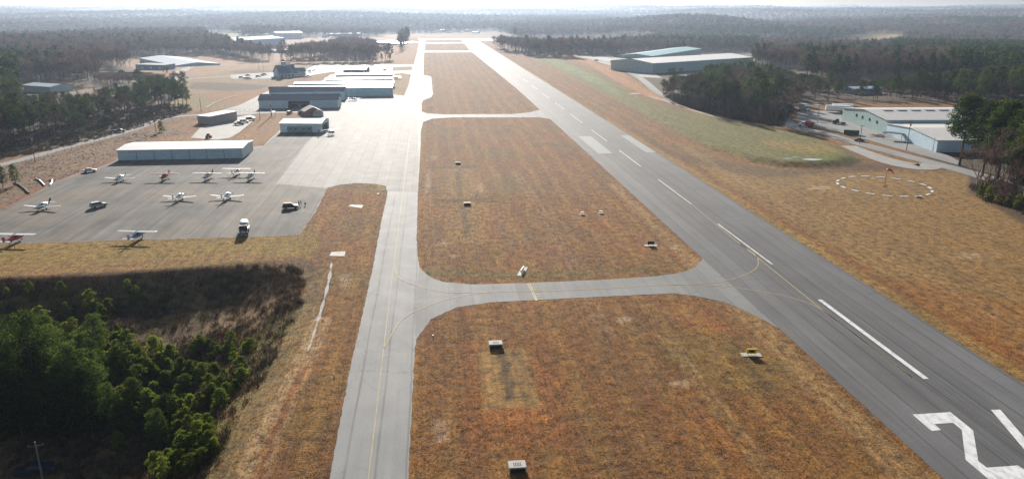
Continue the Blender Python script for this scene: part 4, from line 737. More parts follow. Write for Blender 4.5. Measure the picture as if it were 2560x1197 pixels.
g = MB(); g.add([(-1.2, .3, 1.1), (1.2, .3, 1.1), (1.2, -4.1, 1.1), (-1.2, -4.1, 1.1), (-1.3, .6, 2.7), (1.3, .6, 2.7), (1.3, -4.4, 2.5), (-1.3, -4.4, 2.5), (-1.1, .4, 2.7), (1.1, .4, 2.7), (1.1, -4.2, 2.5), (-1.1, -4.2, 2.5), (-1.0, .2, 1.8), (1.0, .2, 1.8), (1.0, -4, 1.8), (-1.0, -4, 1.8)],
    [(0, 1, 2, 3), (0, 4, 5, 1), (1, 5, 6, 2), (2, 6, 7, 3), (3, 7, 4, 0), (4, 8, 9, 5), (5, 9, 10, 6), (6, 10, 11, 7), (7, 11, 8, 4), (8, 12, 13, 9), (9, 13, 14, 10), (10, 14, 15, 11), (11, 15, 12, 8), (12, 15, 14, 13)]); g.build('dump_body', R_d, t)
def trailer(label, px, py, hd, L, name='semi_trailer', front=False):
    h = hit(px, py); t = empty(name, (h[0], h[1], h[2] + .12), hd, label, 'trailer' if not front else 'truck')
    g = MB(); g.box(0, 0, 2.6, 2.5, L, 2.8); g.build('box', W_, t); truck_base(t, L - .4, 2.5, (-L / 2 + 1.2, -L / 2 + 2.4) if not front else (-L / 2 + 1.6, L / 2 + 1.5))
    if front: cab(t, L / 2 + 1.0, 2.3, W_, False)
    else: MB().box(0, L / 2 - 2.5, .6, 1.6, .15, 1.2).build('landing_leg', M['steel'], t)
    return t
trailer('white semi trailer parked at the left end of the factory yard, beside the box truck', 2093, 281, rad(80), 14); trailer('white semi trailer standing behind the first against the skylit factory', 2105, 277, rad(80), 12)
trailer('white box truck standing in the tree shade of the factory yard', 2007, 276, rad(-165), 6, 'box_truck', True)
x, y, z = hit(2098, 310); t = empty('tractor_unit', (x, y, z + .1), rad(75), 'black tractor unit parked at the gable of the skylit factory', 'truck'); truck_base(t, 6.5, 2.4, (2.2, -1.4, -2.5)); cab(t, 1.2, 2.3, M['black'])
x, y, z = hit(2128, 337); t = empty('dumpster', (x, y, z + .1), rad(65), 'long dark green open dumpster in the factory yard', 'dumpster'); g = MB()
for cx, cy, lx, ly in ((-1.2, 0, .1, 7), (1.2, 0, .1, 7), (0, 3.5, 2.5, .1), (0, -3.5, 2.5, .1)): g.box(cx, cy, 1.15, lx, ly, 1.8)
g.box(0, 0, .3, 2.3, 6.9, .12); g.build('body', M['green'], t)
for k in range(-3, 4):
    for sx in (-1, 1): MB().box(sx * 1.29, k * 1.0, 1.15, .08, .12, 1.7).build('rib', M['green'], t)
for sx, sy in ((-1, 2.8), (1, 2.8), (-1, -2.8), (1, -2.8)): MB().tube((sx * .9, sy, .15), (sx * 1.1, sy, .15), .15).build('wheel', M['rubber'], t)
x, y, z = hit(2202, 342); t = empty('timber_pile', (x, y, z), 0, 'loose pile of tan boards and broken pallets beside the loading porch', 'timber pile')
for k in range(46):
    a = random.uniform(0, PI); cx, cy, cz = random.gauss(0, 3.2), random.gauss(0, 1.6), random.uniform(.1, 1.3) ; l = random.uniform(1.5, 3.5)
    MB().tube((cx - l / 2 * math.cos(a), cy - l / 2 * math.sin(a), max(.06, cz * random.uniform(.2, 1))), (cx + l / 2 * math.cos(a), cy + l / 2 * math.sin(a), cz), .1, .1, 4).build('board', M['tan'], t)
x, y, z = hit(522, 345); t = empty('road_roller', (x, y, z), rad(80), 'small red machine standing on the grass behind the long hangar', 'machine'); MB().box(0, 0, 1.0, 1.4, 2.6, .7, 0, 0, .85).build('body', R_d, t); MB().box(0, .2, 1.75, 1.2, 1.1, .9, 0, 0, .85).build('cab', M['glass'], t)
for sx in (-1, 1):
    for sy in (-.9, .9): MB().tube((sx * .6, sy, .4), (sx * .85, sy, .4), .4).build('wheel', M['rubber'], t)
# car and pole in the valley corner
h = hit(95, 1178)
t = car('parked_car', 'dark pickup in deep shade beside the pole at the lower left corner', 88, 1182, rad(-70), 'pickup', M['navy'], 'pickup')
# ---------------------------------------------------------------- people
def person(label, px, py, hd, shirt, crouch=False):
    x, y = gp(px, py); t = empty('person', (x, y, .065), hd, label, 'person')
    bm = bpy.data.meshes.new('body')
    if not crouch: J = [((0, 0, .95), .15), ((0, 0, 1.2), .16), ((0, 0, 1.42), .17), ((0, 0, 1.53), .06), ((0, .01, 1.66), .10), ((0, .01, 1.74), .085), ((-.2, 0, 1.40), .065), ((-.26, .03, 1.12), .05), ((-.22, .16, .92), .04), ((.2, 0, 1.40), .065), ((.27, .02, 1.12), .05), ((.25, .12, .90), .04), ((-.1, 0, .88), .10), ((-.12, .02, .48), .07), ((-.13, 0, .08), .05), ((-.13, .14, .04), .045), ((.1, 0, .88), .10), ((.13, -.02, .48), .07), ((.14, -.04, .08), .05), ((.14, .1, .04), .045)]
    else: J = [((0, -.2, .42), .17), ((0, -.1, .62), .16), ((0, .05, .86), .16), ((0, .12, .96), .06), ((0, .16, 1.08), .10), ((0, .17, 1.16), .085), ((-.2, .06, .84), .065), ((-.26, .25, .64), .05), ((-.2, .42, .5), .04), ((.2, .06, .84), .065), ((.26, .25, .64), .05), ((.2, .42, .5), .04), ((-.12, -.12, .40), .10), ((-.16, .28, .5), .075), ((-.15, .12, .08), .05), ((-.15, .28, .04), .045), ((.12, -.12, .40), .10), ((.16, .28, .5), .075), ((.15, .12, .08), .05), ((.15, .28, .04), .045)]
    E = [(0, 1), (1, 2), (2, 3), (3, 4), (4, 5), (2, 6), (6, 7), (7, 8), (2, 9), (9, 10), (10, 11), (0, 12), (12, 13), (13, 14), (14, 15), (0, 16), (16, 17), (17, 18), (18, 19)]
    bm.from_pydata([j[0] for j in J], E, []); o = link('body', bm, t); md = o.modifiers.new('skin', 'SKIN'); o.modifiers.new('sub', 'SUBSURF').levels = 1; o.modifiers['sub'].render_levels = 1
    for sv_, j in zip(bm.skin_vertices[0].data, J): sv_.radius = (j[1], j[1])
    bm.skin_vertices[0].data[0].use_root = True; bm.materials.append(shirt)
    hz = 1.70 if not crouch else 1.12; hy = .01 if not crouch else .16
    MB().loft([ring(hy + d, hz + e, r, r2, 10, 2) for d, e, r, r2 in ((-.1, .02, .03, .03), (-.07, .03, .09, .09), (0, .05, .11, .09), (.05, .07, .09, .06), (.08, .08, .02, .02))]).build('hair', M['black_cloth'], t, True)
    MB().loft([ring(hy + d, hz - .02, r, r * 1.2, 8, 2) for d, r in ((.02, .085), (.085, .075), (.105, .04), (.125, .012))]).build('face', M['skin'], t, True)
person('person in dark clothes standing at the front of the black suv, left one of two', 748, 516, 1.2, M['black_cloth']); person('person in dark clothes standing at the front of the black suv, right one of two', 753, 515, 2.0, M['denim']); person('person in dark clothes crouching on the apron apart from the other two', 764, 514, 1.4, M['black_cloth'], True)
# ---------------------------------------------------------------- poles, lines, wind sock, airfield furniture
def utility_pole(label, px, py, h, arm=True, lamp=False, mat='wood', cat='utility pole', name='utility_pole', tx=False):
    x, y, z = hit(px, py); t = empty(name, (x, y, z), rad(random.uniform(-20, 20)), label, cat); MB().tube((0, 0, -.3), (0, 0, h), .17, .11, 8).build('pole', M[mat], t)
    if arm: MB().box(0, 0, h - .7, 2.4, .12, .14).build('crossarm', M['wood'], t)
    if arm:
        for xx in (-1, 0, 1): MB().tube((xx, 0, h - .63), (xx, 0, h - .4), .05).build('insulator', M['steel'], t)
    if tx: MB().tube((.35, 0, h - 2.2), (.35, 0, h - 1.2), .28, .28, 10).build('transformer', M['steel'], t)
    if lamp: MB().box(.6, 0, h - .1, 1.4, .2, .15).build('lamp', M['steel'], t)
    return (x, y, z + h - .4)
p1 = utility_pole('wooden utility pole beside the road at the left edge of the photo', 88, 405, 11, tx=True); p2 = utility_pole('wooden utility pole beside the road where it bends behind the long hangar', 390, 330, 11, tx=True)
p3 = utility_pole('plain wooden pole on the grass left of the hangar road', 503, 278, 8, False); utility_pole('thin post near the foot of the striped mast', 650, 300, 7, False)
utility_pole('lamp post near the terminal apron', 767, 196, 9, False, True, 'steel', 'lamp post', 'lamp_post'); utility_pole('left one of two thin lamp posts beyond the car park', 648, 178, 9, False, True, 'steel', 'lamp post', 'lamp_post'); utility_pole('right one of two thin lamp posts beyond the car park', 659, 180, 9, False, True, 'steel', 'lamp post', 'lamp_post')
utility_pole('tall lamp post in the factory yard by the red dump truck', 2043, 310, 12, False, True, 'steel', 'lamp post', 'lamp_post'); q1 = utility_pole('wooden pole beside the blue and white car', 2149, 360, 9, True); q2 = utility_pole('wooden utility pole between the factory road and the low pale hall', 2266, 376, 13, True, tx=True); utility_pole('short dark pole next to the utility pole before the low pale hall', 2262, 358, 4, False)
q3 = utility_pole('wooden pole at the near corner of the low pale hall', 2332, 378, 6, False); q4 = utility_pole('leaning utility pole at the top of the truck yard', 2070, 266, 12, True); utility_pole('pale pole at the lower left corner of the photo', 116, 1240, 10, True, False, 'steel')
def wire(label, a, b, sag=1.2):
    n = 14; mb = MB(); P = [Vector((a[0] + (b[0] - a[0]) * k / n, a[1] + (b[1] - a[1]) * k / n, a[2] + (b[2] - a[2]) * k / n - sag * 4 * (k / n) * (1 - k / n))) for k in range(n + 1)]
    for u, v_ in zip(P, P[1:]): mb.tube(u, v_, .03, .03, 4, 0, False)
    tag(mb.build('power_line', M['blackm']), label, 'power line')
wire('power line hanging between the two roadside poles on the left', p1, p2); wire('power line running from the utility pole to the low pale hall corner', q2, q3); wire('power line from the yard pole to the pole before the low pale hall', q1, q2); wire('power line running off the left edge from the roadside pole', p1, (p1[0] - 60, p1[1] - 20, p1[2] + 1))
# striped mast
x, y, z = hit(679, 290); t = empty('striped_mast', (x, y, z), 0, 'tall red and white banded lattice mast before the blue roofed hangars', 'mast')
for k in range(7): MB().tube((0, 0, k * 2.3), (0, 0, (k + 1) * 2.3), .26, .24, 8).build('band', [M['red'], M['white']][k % 2], t)
MB().tube((0, 0, 16.1), (0, 0, 17), .4, .25, 8).build('beacon', M['green'], t); MB().box(1.1, 0, 2.6, 2.6, 1.6, .15).build('platform', M['steel'], t)
for sx, sy in ((-.1, -.7), (2.3, -.7), (2.3, .7)): MB().tube((sx, sy, 0), (sx, sy, 2.6), .06).build('leg', M['steel'], t)
# wind sock and its ring of slabs
x, y = gp(2212, 466); t = empty('windsock', (x, y, 0), 0, 'orange windsock drooping on a red pole in the middle of the slab ring', 'windsock'); MB().tube((0, 0, 0), (0, 0, 6.2), .11, .07, 8).build('pole', M['orange'], t); MB().tube((0, 0, 0), (0, 0, .12), .9, .8, 12).build('base', M['rubber'], t)
g = MB(); P = [(0.1, 0, 6.0, .50), (.6, -.1, 6.05, .48), (1.3, -.2, 5.85, .42), (1.9, -.3, 5.3, .34), (2.3, -.35, 4.6, .24)]; g.loft([[(a, b + r * math.cos(q * PI / 5), c + r * math.sin(q * PI / 5)) for q in range(10)] for a, b, c, r in P]); g.build('sock', M['orange'], t, True)
SL = [(720, 807), (852, 803), (1005, 810), (1160, 827), (1305, 852), (1427, 884), (1496, 918), (1518, 954), (1476, 984), (1382, 1001), (1243, 1004), (1074, 997), (900, 976), (750, 945), (634, 911), (576, 876), (577, 847), (630, 824)]
cx_, cy_ = gp(2212, 467); a0 = None
for k, (u, v_) in enumerate(SL):
    x, y = gp(1950 + u / 3.99, 240 + v_ / 3.99); d = math.atan2(y - cy_, x - cx_) + PI / 2
    if a0 is None: a0 = MB().box(0, 0, .06, 2.9, .85, .14).mesh('slab', [M['white']])
    o = link('ring_slab', a0); o.location = (x, y, 0); o.rotation_euler = (0, 0, d); tag(o, 'white slab, one of the broken ring round the windsock', 'slab', 'white slabs in a ring round the windsock')
def light_box(label, px, py, s=1.0):
    x, y = gp(px, py); t = empty('vent_box', (x, y, 0), RA, label, 'concrete box', 'concrete drain boxes down the middle grass'); t.scale = (s,) * 3
    MB().box(0, 0, .35, 2.4, 1.5, .7).build('body', M['conc'], t); MB().box(0, .05, .78, 2.6, 1.9, .16, 0, 0, .94).build('lid', M['conc'], t)
    for k in range(5): MB().box(-.48 + .24 * k, -.05, .87, .13, .8, .04).build('slot', M['rubber'], t)
    MB().box(0, -.78, .30, 2.1, .08, .5).build('mouth', M['dark_in'], t)
light_box('concrete drain box with slotted lid at the head of the two tan strips', 1239, 866, 1.0); light_box('concrete drain box with slotted lid at the bottom edge of the photo', 1293, 1172, .95); light_box('concrete drain box in the upper grass, the nearer of the two beside the taxiway', 1168, 512, .9); light_box('concrete drain box in the upper grass, the farther of the two beside the taxiway', 1145, 410, .85)
def field_sign(label, px, py, mat, w=1.8, h=.9, rz=0, text=None):
    x, y = gp(px, py); t = empty('field_sign', (x, y, 0), rz, label, 'sign'); MB().box(0, 0, .05, w * 2.0, 1.5, .1).build('base', M['conc'], t); MB().box(0, 0, .35 + h / 2, w, .28, h).build('panel', mat, t)
    for sx in (-1, 1): MB().tube((sx * w * .35, 0, .1), (sx * w * .35, 0, .36), .05).build('leg', M['steel'], t)
    MB().box(0, -.16, .35 + h / 2, w * .55, .05, h * .5).build('legend', M['rubber'], t)
field_sign('small yellow sign on a pale slab beside the near runway edge', 1878, 887, M['yellow']); field_sign('dark backed sign on a pale slab in the middle grass by the runway', 1627, 614, M['dark_in'], 1.7, .9); field_sign('sign turned edge on beside the hold bars of the connecting taxiway', 1306, 679, W_, 3.2, .6, rad(78))
def papi(label, px, py):
    x, y = gp(px, py); t = empty('approach_light', (x, y, 0), rad(-10), label, 'light unit', 'pair of approach light units'); MB().box(0, 0, .55, 1.1, .9, .35, 0, 0, .9).build('housing', W_, t); MB().box(0, .47, .56, .8, .04, .22).build('lens', M['glass'], t); MB().box(0, 0, .04, 1.5, 1.2, .08).build('base', M['conc'], t)
    for sx in (-1, 1): MB().tube((sx * .4, 0, .08), (sx * .4, 0, .4), .04).build('leg', M['steel'], t)
papi('white approach light unit, left one of the pair in the grass beside the runway', 1455, 536); papi('white approach light unit, right one of the pair in the grass beside the runway', 1502, 533)
for lb, P in (('pale concrete pad in the grass tongue beside the parking apron', [(870, 516), (877, 512), (909, 513), (904, 521)]), ('pale concrete pad at the head of the white lined ditch', [(823, 640), (829, 630), (864, 629), (861, 641)])):
    Q = G(P); cx, cy = np.mean(Q, 0); o = MB(); o.add([(a, b, z) for z in (0, .08) for a, b in Q], [(3, 2, 1, 0), (4, 5, 6, 7), (0, 1, 5, 4), (1, 2, 6, 5), (2, 3, 7, 6), (3, 0, 4, 7)]); tag(o.build('concrete_pad', M['conc']), lb, 'concrete pad')
for i, (x, y) in enumerate(((1083, 843), (1649, 752), (946, 487), (957, 477), (1070, 472), (1060, 469), (1066, 447), (1130, 628), (1108, 612), (835, 940), (1678, 602), (1548, 476), (1133, 281), (1420, 384), (884, 460))):
    X, Y = gp(x, y)
    if i == 0: eb = MB().tube((0, 0, 0), (0, 0, .35), .09, .07, 8).mesh('stem', [M['steel']]); el = MB().tube((0, 0, .35), (0, 0, .5), .12, .06, 8).mesh('lens', [M['white']])
    t = empty('edge_light', (X, Y, 0), 0, 'small white topped edge light standing in the grass beside the paving', 'edge light', 'edge lights along taxiway and runway'); link('stem', eb, t); link('lens', el, t)
# line of pale crushed stone in the ditch, and sheets on the green mound
strip('stone_ditch', [gp(*q) for q in ((829, 656), (826, 680), (818, 720), (806, 765), (795, 800), (783, 840), (769, 880))], [.05, .7, .2, .95, .35, .9, .1, .8, .4, .85, .15, .6, .2, .5, .05], M['stone'], .06, True, 'structure', 8)
for i, (x, y, rx, ry, lb) in enumerate(((2030, 399.5, 4, 2, 'largest pale sheet lying on the green mound'), (1969, 397, 2.5, .7, 'long thin pale sheet left of the largest one on the mound'), (1990, 394, 1.5, .6, 'small pale sheet below the largest one on the mound'), (1588, 234.5, 4.5, 3, 'white slab lying alone on the green field left of the works road'))):
    X, Y, Z = hit(x, y); n = 16; pts = [(X + rx * (1 + .25 * math.sin(k * 2.3 + i)) * math.cos(2 * PI * k / n), Y + ry * (1 + .2 * math.sin(k * 1.7)) * math.sin(2 * PI * k / n)) for k in range(n)]
    mb = MB(); mb.add([(a, b, Hs(a, b) + .10) for a, b in pts] + [(a, b, Hs(a, b) - .05) for a, b in pts], [tuple(range(n))] + [(k, n + k, n + (k + 1) % n, (k + 1) % n) for k in range(n)]); tag(mb.build('pale_sheet', M['stone']), lb, 'sheet')
# pipes on the bank
for i, P in enumerate((((88, 448), (98, 452), (106, 459), (111, 465)), ((123, 452), (131, 452), (129, 460), (125, 464)), ((36, 458), (50, 465), (62, 474), (72, 484)))):
    L3 = [hit(*q) for q in P]; mb = MB()
    for u, v_ in zip(L3, L3[1:]): mb.tube((u[0], u[1], u[2] + .25), (v_[0], v_[1], v_[2] + .25), .3, .3, 8)
    tag(mb.build('drain_pipe', M['steel'] if i < 2 else M['wood']), ('grey drain pipe on the bank, the long curved one above the short hook', 'short hooked drain pipe at the foot of the bank', 'dark drain pipe lowest on the bank near the left edge')[i], 'drain pipe')
# fences and guard rails
def rail(label, P, h=.8, posts=3.0, mat='steel', name='guard_rail', mesh=False):
    L3 = [hit(*q)[:2] for q in P]; t = empty(name, (L3[0][0], L3[0][1], 0), 0, label, name.replace('_', ' ')); ox, oy = L3[0]; mb = MB(); ps = MB(); acc = []
    S_ = smoothline(L3, 6)
    for (a, b), (c, d) in zip(S_, S_[1:]):
        za, zb = Hs(a, b), Hs(c, d)
        for hh in ((h,) if not mesh else (h, h * .5, .1)): mb.tube((a - ox, b - oy, za + hh), (c - ox, d - oy, zb + hh), .14 if not mesh else .03, None, 4, 0, False)
        ll = math.hypot(c - a, d - b); n = max(1, int(ll / posts))
        for k in range(n): acc.append((a + (c - a) * k / n, b + (d - b) * k / n))
    mb.build('rail', M[mat], t)
    step = max(1, len(acc) // 95 + 1) if len(acc) > 95 else 1; pm_ = MB().tube((0, 0, 0), (0, 0, h + .1), .06, .06, 5).mesh('post', [M['steel']])
    for a, b in acc[::step]: o = link('post', pm_, t); o.location = (a - ox, b - oy, Hs(a, b))
rail('pale guard rail curving down the grass slope left of the hangar road', [(518, 272), (535, 262), (565, 250), (597, 240)], .9, 4); rail('pale guard rail round the bend of the access road', [(469, 182), (477, 172), (490, 166), (503, 163)], .9, 4)
rail('wire fence along the outer edge of the grass bank beside the works road', [(1425, 138), (1450, 145), (1500, 153), (1545, 168), (1580, 190), (1620, 222), (1660, 246), (1700, 266)], 1.8, 4, 'steel', 'wire_fence', True)
rail('wire fence along the road above the brown bank', [(65, 407), (180, 376), (250, 356), (338, 334), (415, 309), (520, 294)], 1.8, 3.5, 'steel', 'wire_fence', True)
rail('wire fence behind the gravel lot and the brown shed', [(545, 279), (580, 280), (640, 279)], 1.6, 3, 'steel', 'wire_fence', True)
# ---------------------------------------------------------------- trees
def tubes_np(segs, n=4):                       # segs: (a, b, r0, r1)
    V = []; F = []
    for a, b, r0, r1 in segs:
        a = np.array(a, float); b = np.array(b, float); d = b - a; d /= (np.linalg.norm(d) + 1e-9)
        u = np.cross(d, (0, 0, 1.0)) if abs(d[2]) < .95 else np.cross(d, (1.0, 0, 0)); u /= np.linalg.norm(u); w2 = np.cross(d, u); k = len(V)
        for p, r in ((a, r0), (b, r1)):
            for i in range(n): t = 2 * math.pi * i / n; V.append(p + u * r * math.cos(t) + w2 * r * math.sin(t))
        for i in range(n): F.append((k + i, k + (i + 1) % n, k + n + (i + 1) % n, k + n + i))
    return np.array(V), np.array(F)
def leaves(centres, radii, n, size, r, flat=.6, upb=.3):       # triangles scattered through clumps
    T = []
    for c, R in zip(centres, radii):
        k = n; d = r.normal(size=(k, 3)); d /= np.linalg.norm(d, axis=1)[:, None]; q = c + d * (R * r.uniform(.35, 1, (k, 1)) ** .6) * np.array([1, 1, flat])
        a = r.normal(size=(k, 3)); a[:, 2] += upb; a /= np.linalg.norm(a, axis=1)[:, None]; b = np.cross(a, r.normal(size=(k, 3))); b /= (np.linalg.norm(b, axis=1)[:, None] + 1e-9)
        s = size * r.uniform(.6, 1.3, (k, 1)); T.append(np.stack([q - b * s * .45, q + b * s * .45, q + a * s * 1.1], 1))
    T = np.concatenate(T).reshape(-1, 3); return T, np.arange(len(T)).reshape(-1, 3)
def pine(seed, h, ncl, nl, size, base=.45, rad_=3.2, young=False):
    r = np.random.default_rng(seed); segs = []; cs = []; rs = []; lean = r.normal(0, .25, 2); p = np.array([0, 0, -.5]); n = 7; r0 = .30 * h / 18 + .05
    for k in range(n):
        q = np.array([lean[0] * ((k + 1) / n) ** 2 * 2, lean[1] * ((k + 1) / n) ** 2 * 2, h * .97 * (k + 1) / n]); segs.append((p, q, r0 * (1 - k / n * .85), r0 * (1 - (k + 1) / n * .85))); p = q
    for i in range(ncl):
        f = (i + r.uniform(0, 1)) / ncl; z = h * (base + (1 - base) * f); a = i * 2.399 + r.uniform(-.6, .6)
        prof = ((1 - f) ** .55 * (.75 + .5 * f) + .05) if young else (math.sin(math.pi * min(1, .22 + f * .74)) ** .6 * (1.15 - .3 * f))
        R = rad_ * prof * r.uniform(.35, 1.05); c = np.array([lean[0] * f * 1.5 + R * math.cos(a), lean[1] * f * 1.5 + R * math.sin(a), z + .15 * R])
        cs.append(c); rs.append(r.uniform(.8, 1.5) * rad_ / 3.0 * (.75 if young else 1)); segs.append((np.array([lean[0] * f, lean[1] * f, z - .3 * R]), c, .07, .03))
    if not young:
        for i in range(5): a = r.uniform(0, 6.28); z = h * r.uniform(base * .6, base); L = r.uniform(.8, 1.8); segs.append((np.array([0, 0, z]), np.array([L * math.cos(a), L * math.sin(a), z + .2]), .05, .02))
    tv, tf = tubes_np(segs, 5); lv, lf = leaves(cs, rs, nl, size, r); return tv, tf, lv, lf
def bare(seed, h, tw=900, twl=1.5, tww=.045):
    r = np.random.default_rng(seed); segs = []; tips = []
    def br(p, d, L, rr, lv):
        q = p + d * L; segs.append((p, q, rr, rr * .66))
        if lv == 0: tips.append((p, q)); return
        for k in range(3 if lv > 1 else 3):
            e = d + r.normal(0, .42, 3); e[2] += .22; e /= np.linalg.norm(e); br(p + d * L * r.uniform(.55, 1), e, L * r.uniform(.6, .82), rr * .58, lv - 1)
    br(np.array([0, 0, -.5]), np.array([r.normal(0, .04), r.normal(0, .04), 1.0]), h * .36, .20 * h / 14, 4)
    tv, tf = tubes_np([s for s in segs if s[2] > .02], 3); T = []
    for i in range(tw):
        a, b = tips[r.integers(len(tips))]; p = a + (b - a) * r.uniform(.1, 1); d = (b - a) / (np.linalg.norm(b - a) + 1e-9) + r.normal(0, .5, 3); d[2] += .3; d /= np.linalg.norm(d); w2 = np.cross(d, r.normal(size=3)); w2 /= np.linalg.norm(w2)
        T.append([p - w2 * tww, p + w2 * tww, p + d * twl * r.uniform(.5, 1.2)])
    T = np.array(T).reshape(-1, 3); return tv, tf, T, np.arange(len(T)).reshape(-1, 3)
def pair(name, g, m1, m2): return rawmesh(name + ' trunk', g[0], g[1], [m1]), rawmesh(name + ' crown', g[2], g[3], [m2])
def joined(name, g, m1, m2):
    q = g[1]; tr = np.concatenate([q[:, [0, 1, 2]], q[:, [0, 2, 3]]]); F_ = np.concatenate([tr, g[3] + len(g[0])])
    return rawmesh(name, np.concatenate([g[0], g[2]]), F_, [m1, m2], [0] * len(tr) + [1] * len(g[3]))
PINES = [pine(s, h, 34, 60, .46, b_, 3.6) for s, h, b_ in ((1, 18, .42), (2, 20, .5), (3, 16, .35), (4, 18, .30))]
BARE = [bare(s, h, 1000, 1.7, .05) for s, h in ((11, 14), (12, 16), (13, 12), (14, 15))]
FINE = [pine(s, h, 46, 150, .25, b_, 3.3) for s, h, b_ in ((21, 13, .12), (22, 15, .2), (23, 12, .1))]
YOUNG = [pine(s, h, 26, 80, .26, .08, 1.9, True) for s, h in ((31, 5), (32, 6), (33, 4))]
BIG = [pine(s, h, 95, 120, .36, b_, 4.6) for s, h, b_ in ((41, 19, .38), (42, 21, .42))]
P_M = [pair('pine', g, M['bark'], M['needles']) for g in PINES]; B_M = [pair('bare tree', g, M['greybark'], M['twigs']) for g in BARE]
F_M = [pair('fine pine', g, M['bark'], M['lit']) for g in FINE]; Y_M = [pair('young pine', g, M['bark'], M['young']) for g in YOUNG]; G_M = [pair('big pine', g, M['bark'], M['needles']) for g in BIG]
ntree = [0]
def tree(name, me2, x, y, z, s, label, cat, group=None, sz=1.0):
    t = empty(name, (x, y, z - .1), random.uniform(0, 6.28), label, cat, group); t.scale = (s, s, s * sz); link('trunk', me2[0], t); link('crown', me2[1], t); ntree[0] += 1; return t
# forest spots: kept by where their foot stands
def inside(poly, X, Y): return sdf(poly, X, Y) < 0
NOT_WOOD = [v_ for v_ in OPEN.values()]
BLD = [[(46, 206), (150, 206), (150, 236), (46, 236)], [(1540, 135), (1890, 130), (1885, 190), (1640, 205), (1630, 225), (1540, 170)], [(2030, 262), (2700, 262), (2700, 395), (2400, 410), (2110, 350), (1985, 300)], [(2125, 148), (2240, 148), (2240, 158), (2125, 158)], [(2120, 226), (2215, 226), (2215, 243), (2120, 243)],
       [(2460, 188), (2560, 188), (2560, 200), (2460, 200)], [(40, 158), (95, 158), (95, 170), (40, 170)], [(335, 155), (530, 140), (530, 180), (335, 180)], [(1970, 250), (2120, 262), (2120, 272), (1970, 272)]]
AIRF = [(-900, 1400), (-900, 560), (-200, 444), (0, 385), (170, 343), (330, 303), (410, 278), (478, 262), (478, 238), (440, 225), (400, 205), (330, 216), (330, 195), (470, 190), (700, 157), (985, 152), (1030, 90), (1180, 88), (1300, 98), (1240, 122), (1330, 142), (1470, 146), (1560, 142), (1640, 200), (1660, 246), (1700, 266), (1790, 290), (1880, 306), (1960, 318), (2000, 262), (2120, 250), (2440, 258), (2600, 300), (2700, 560), (3200, 1400)]
BARE_ROW = [(720, 156), (940, 156), (940, 128), (880, 118), (830, 124), (820, 134), (740, 140)]
pts = []
d = 190.0; r2 = np.random.default_rng(5)
while d < 11000:
    st = min(60, max(8.2, d * .0068)) if d > 700 else 9.0; n = int(d * 1.45 / st); a = np.linspace(-.74, .74, n) + r2.uniform(-.5, .5, n) * 1.4 / n; dd = d + r2.uniform(-.5, .5, n) * st
    pts.append(np.stack([dd * np.sin(a), dd * np.cos(a), np.full(n, st)], 1)); d += st
pts = np.concatenate(pts); hz = H(pts[:, 0], pts[:, 1]); qx, qy = proj(pts[:, 0], pts[:, 1], hz)
keep = ~inside(AIRF, qx, qy) & (qx > -260) & (qx < 2820)
for P in NOT_WOOD + BLD: keep &= ~inside(P, qx, qy)
keep &= sdf(PLATEAU, pts[:, 0], pts[:, 1]) > -200
row = inside(BARE_ROW, qx, qy); keep |= row
tangle = inside([(1240, 128), (1300, 122), (1420, 122), (1560, 124), (1560, 141), (1430, 136), (1330, 137)], qx, qy); keep |= tangle
pts = pts[keep]; hz = hz[keep]; qx = qx[keep]; qy = qy[keep]; row = row[keep]; dist = np.hypot(pts[:, 0], pts[:, 1])
def n2(x, y, L, s): return np.sin(x / L + s) * np.cos(y / L * 1.3 + s * 2) + .6 * np.sin((x + y) / L * .7 + s * 3)
pine_p = .10 + .34 * ss(-.1, .8, n2(pts[:, 0], pts[:, 1], 95, 1.0)) * (qx > 1250) + .12 * ss(.4, 1, n2(pts[:, 0], pts[:, 1], 160, 2.2))
pine_p = np.where(np.hypot(pts[:, 0], pts[:, 1]) > 1000, .04 + .75 * ss(.55, 1.0, n2(pts[:, 0], pts[:, 1], 230, 1.7)) + .35 * ss(.3, 1.1, n2(pts[:, 0], pts[:, 1], 90, .4)) * (qx > 1500), pine_p)
for P, v_ in (([(-400, 260), (0, 232), (140, 240), (200, 262), (230, 330), (60, 400), (-400, 560)], .72), ([(330, 235), (478, 238), (478, 290), (400, 296), (250, 285), (250, 250)], .95), ([(-400, 150), (60, 160), (62, 232), (-400, 236)], .9), ([(1660, 140), (1960, 190), (2010, 240), (1960, 330), (1640, 270)], .42), ([(2100, 215), (2800, 170), (2800, 380), (2440, 262), (2100, 262)], .74),
              ([(2230, 120), (2360, 120), (2360, 150), (2230, 150)], .9), ([(2370, 130), (2800, 110), (2800, 200), (2370, 200)], .7), ([(1960, 195), (2110, 190), (2130, 240), (1980, 250)], .3), ([(1620, 108), (1900, 112), (1880, 130), (1620, 126)], .6), ([(250, 285), (200, 262), (230, 330), (330, 318)], .25), ([(60, 160), (340, 140), (335, 215), (150, 216)], .03), ([(-300, 60), (560, 60), (560, 150), (-300, 160)], .05), ([(700, 40), (1250, 40), (1250, 80), (700, 80)], .2)):
    pine_p = np.where(inside(P, qx, qy), v_, pine_p)
for cx0, cy0, rx0, ry0 in ((700, 62, 60, 1.6), (1500, 70, 50, 1.5), (1780, 72, 60, 1.8), (2380, 66, 70, 2), (300, 74, 50, 2), (1950, 140, 18, 5), (2300, 98, 40, 2), (420, 102, 30, 2.5)): pine_p = np.where(((qx - cx0) / rx0) ** 2 + ((qy - cy0) / ry0) ** 2 < 1, -1, pine_p)
isp = (r2.uniform(0, 1, len(pts)) < pine_p) & ~row
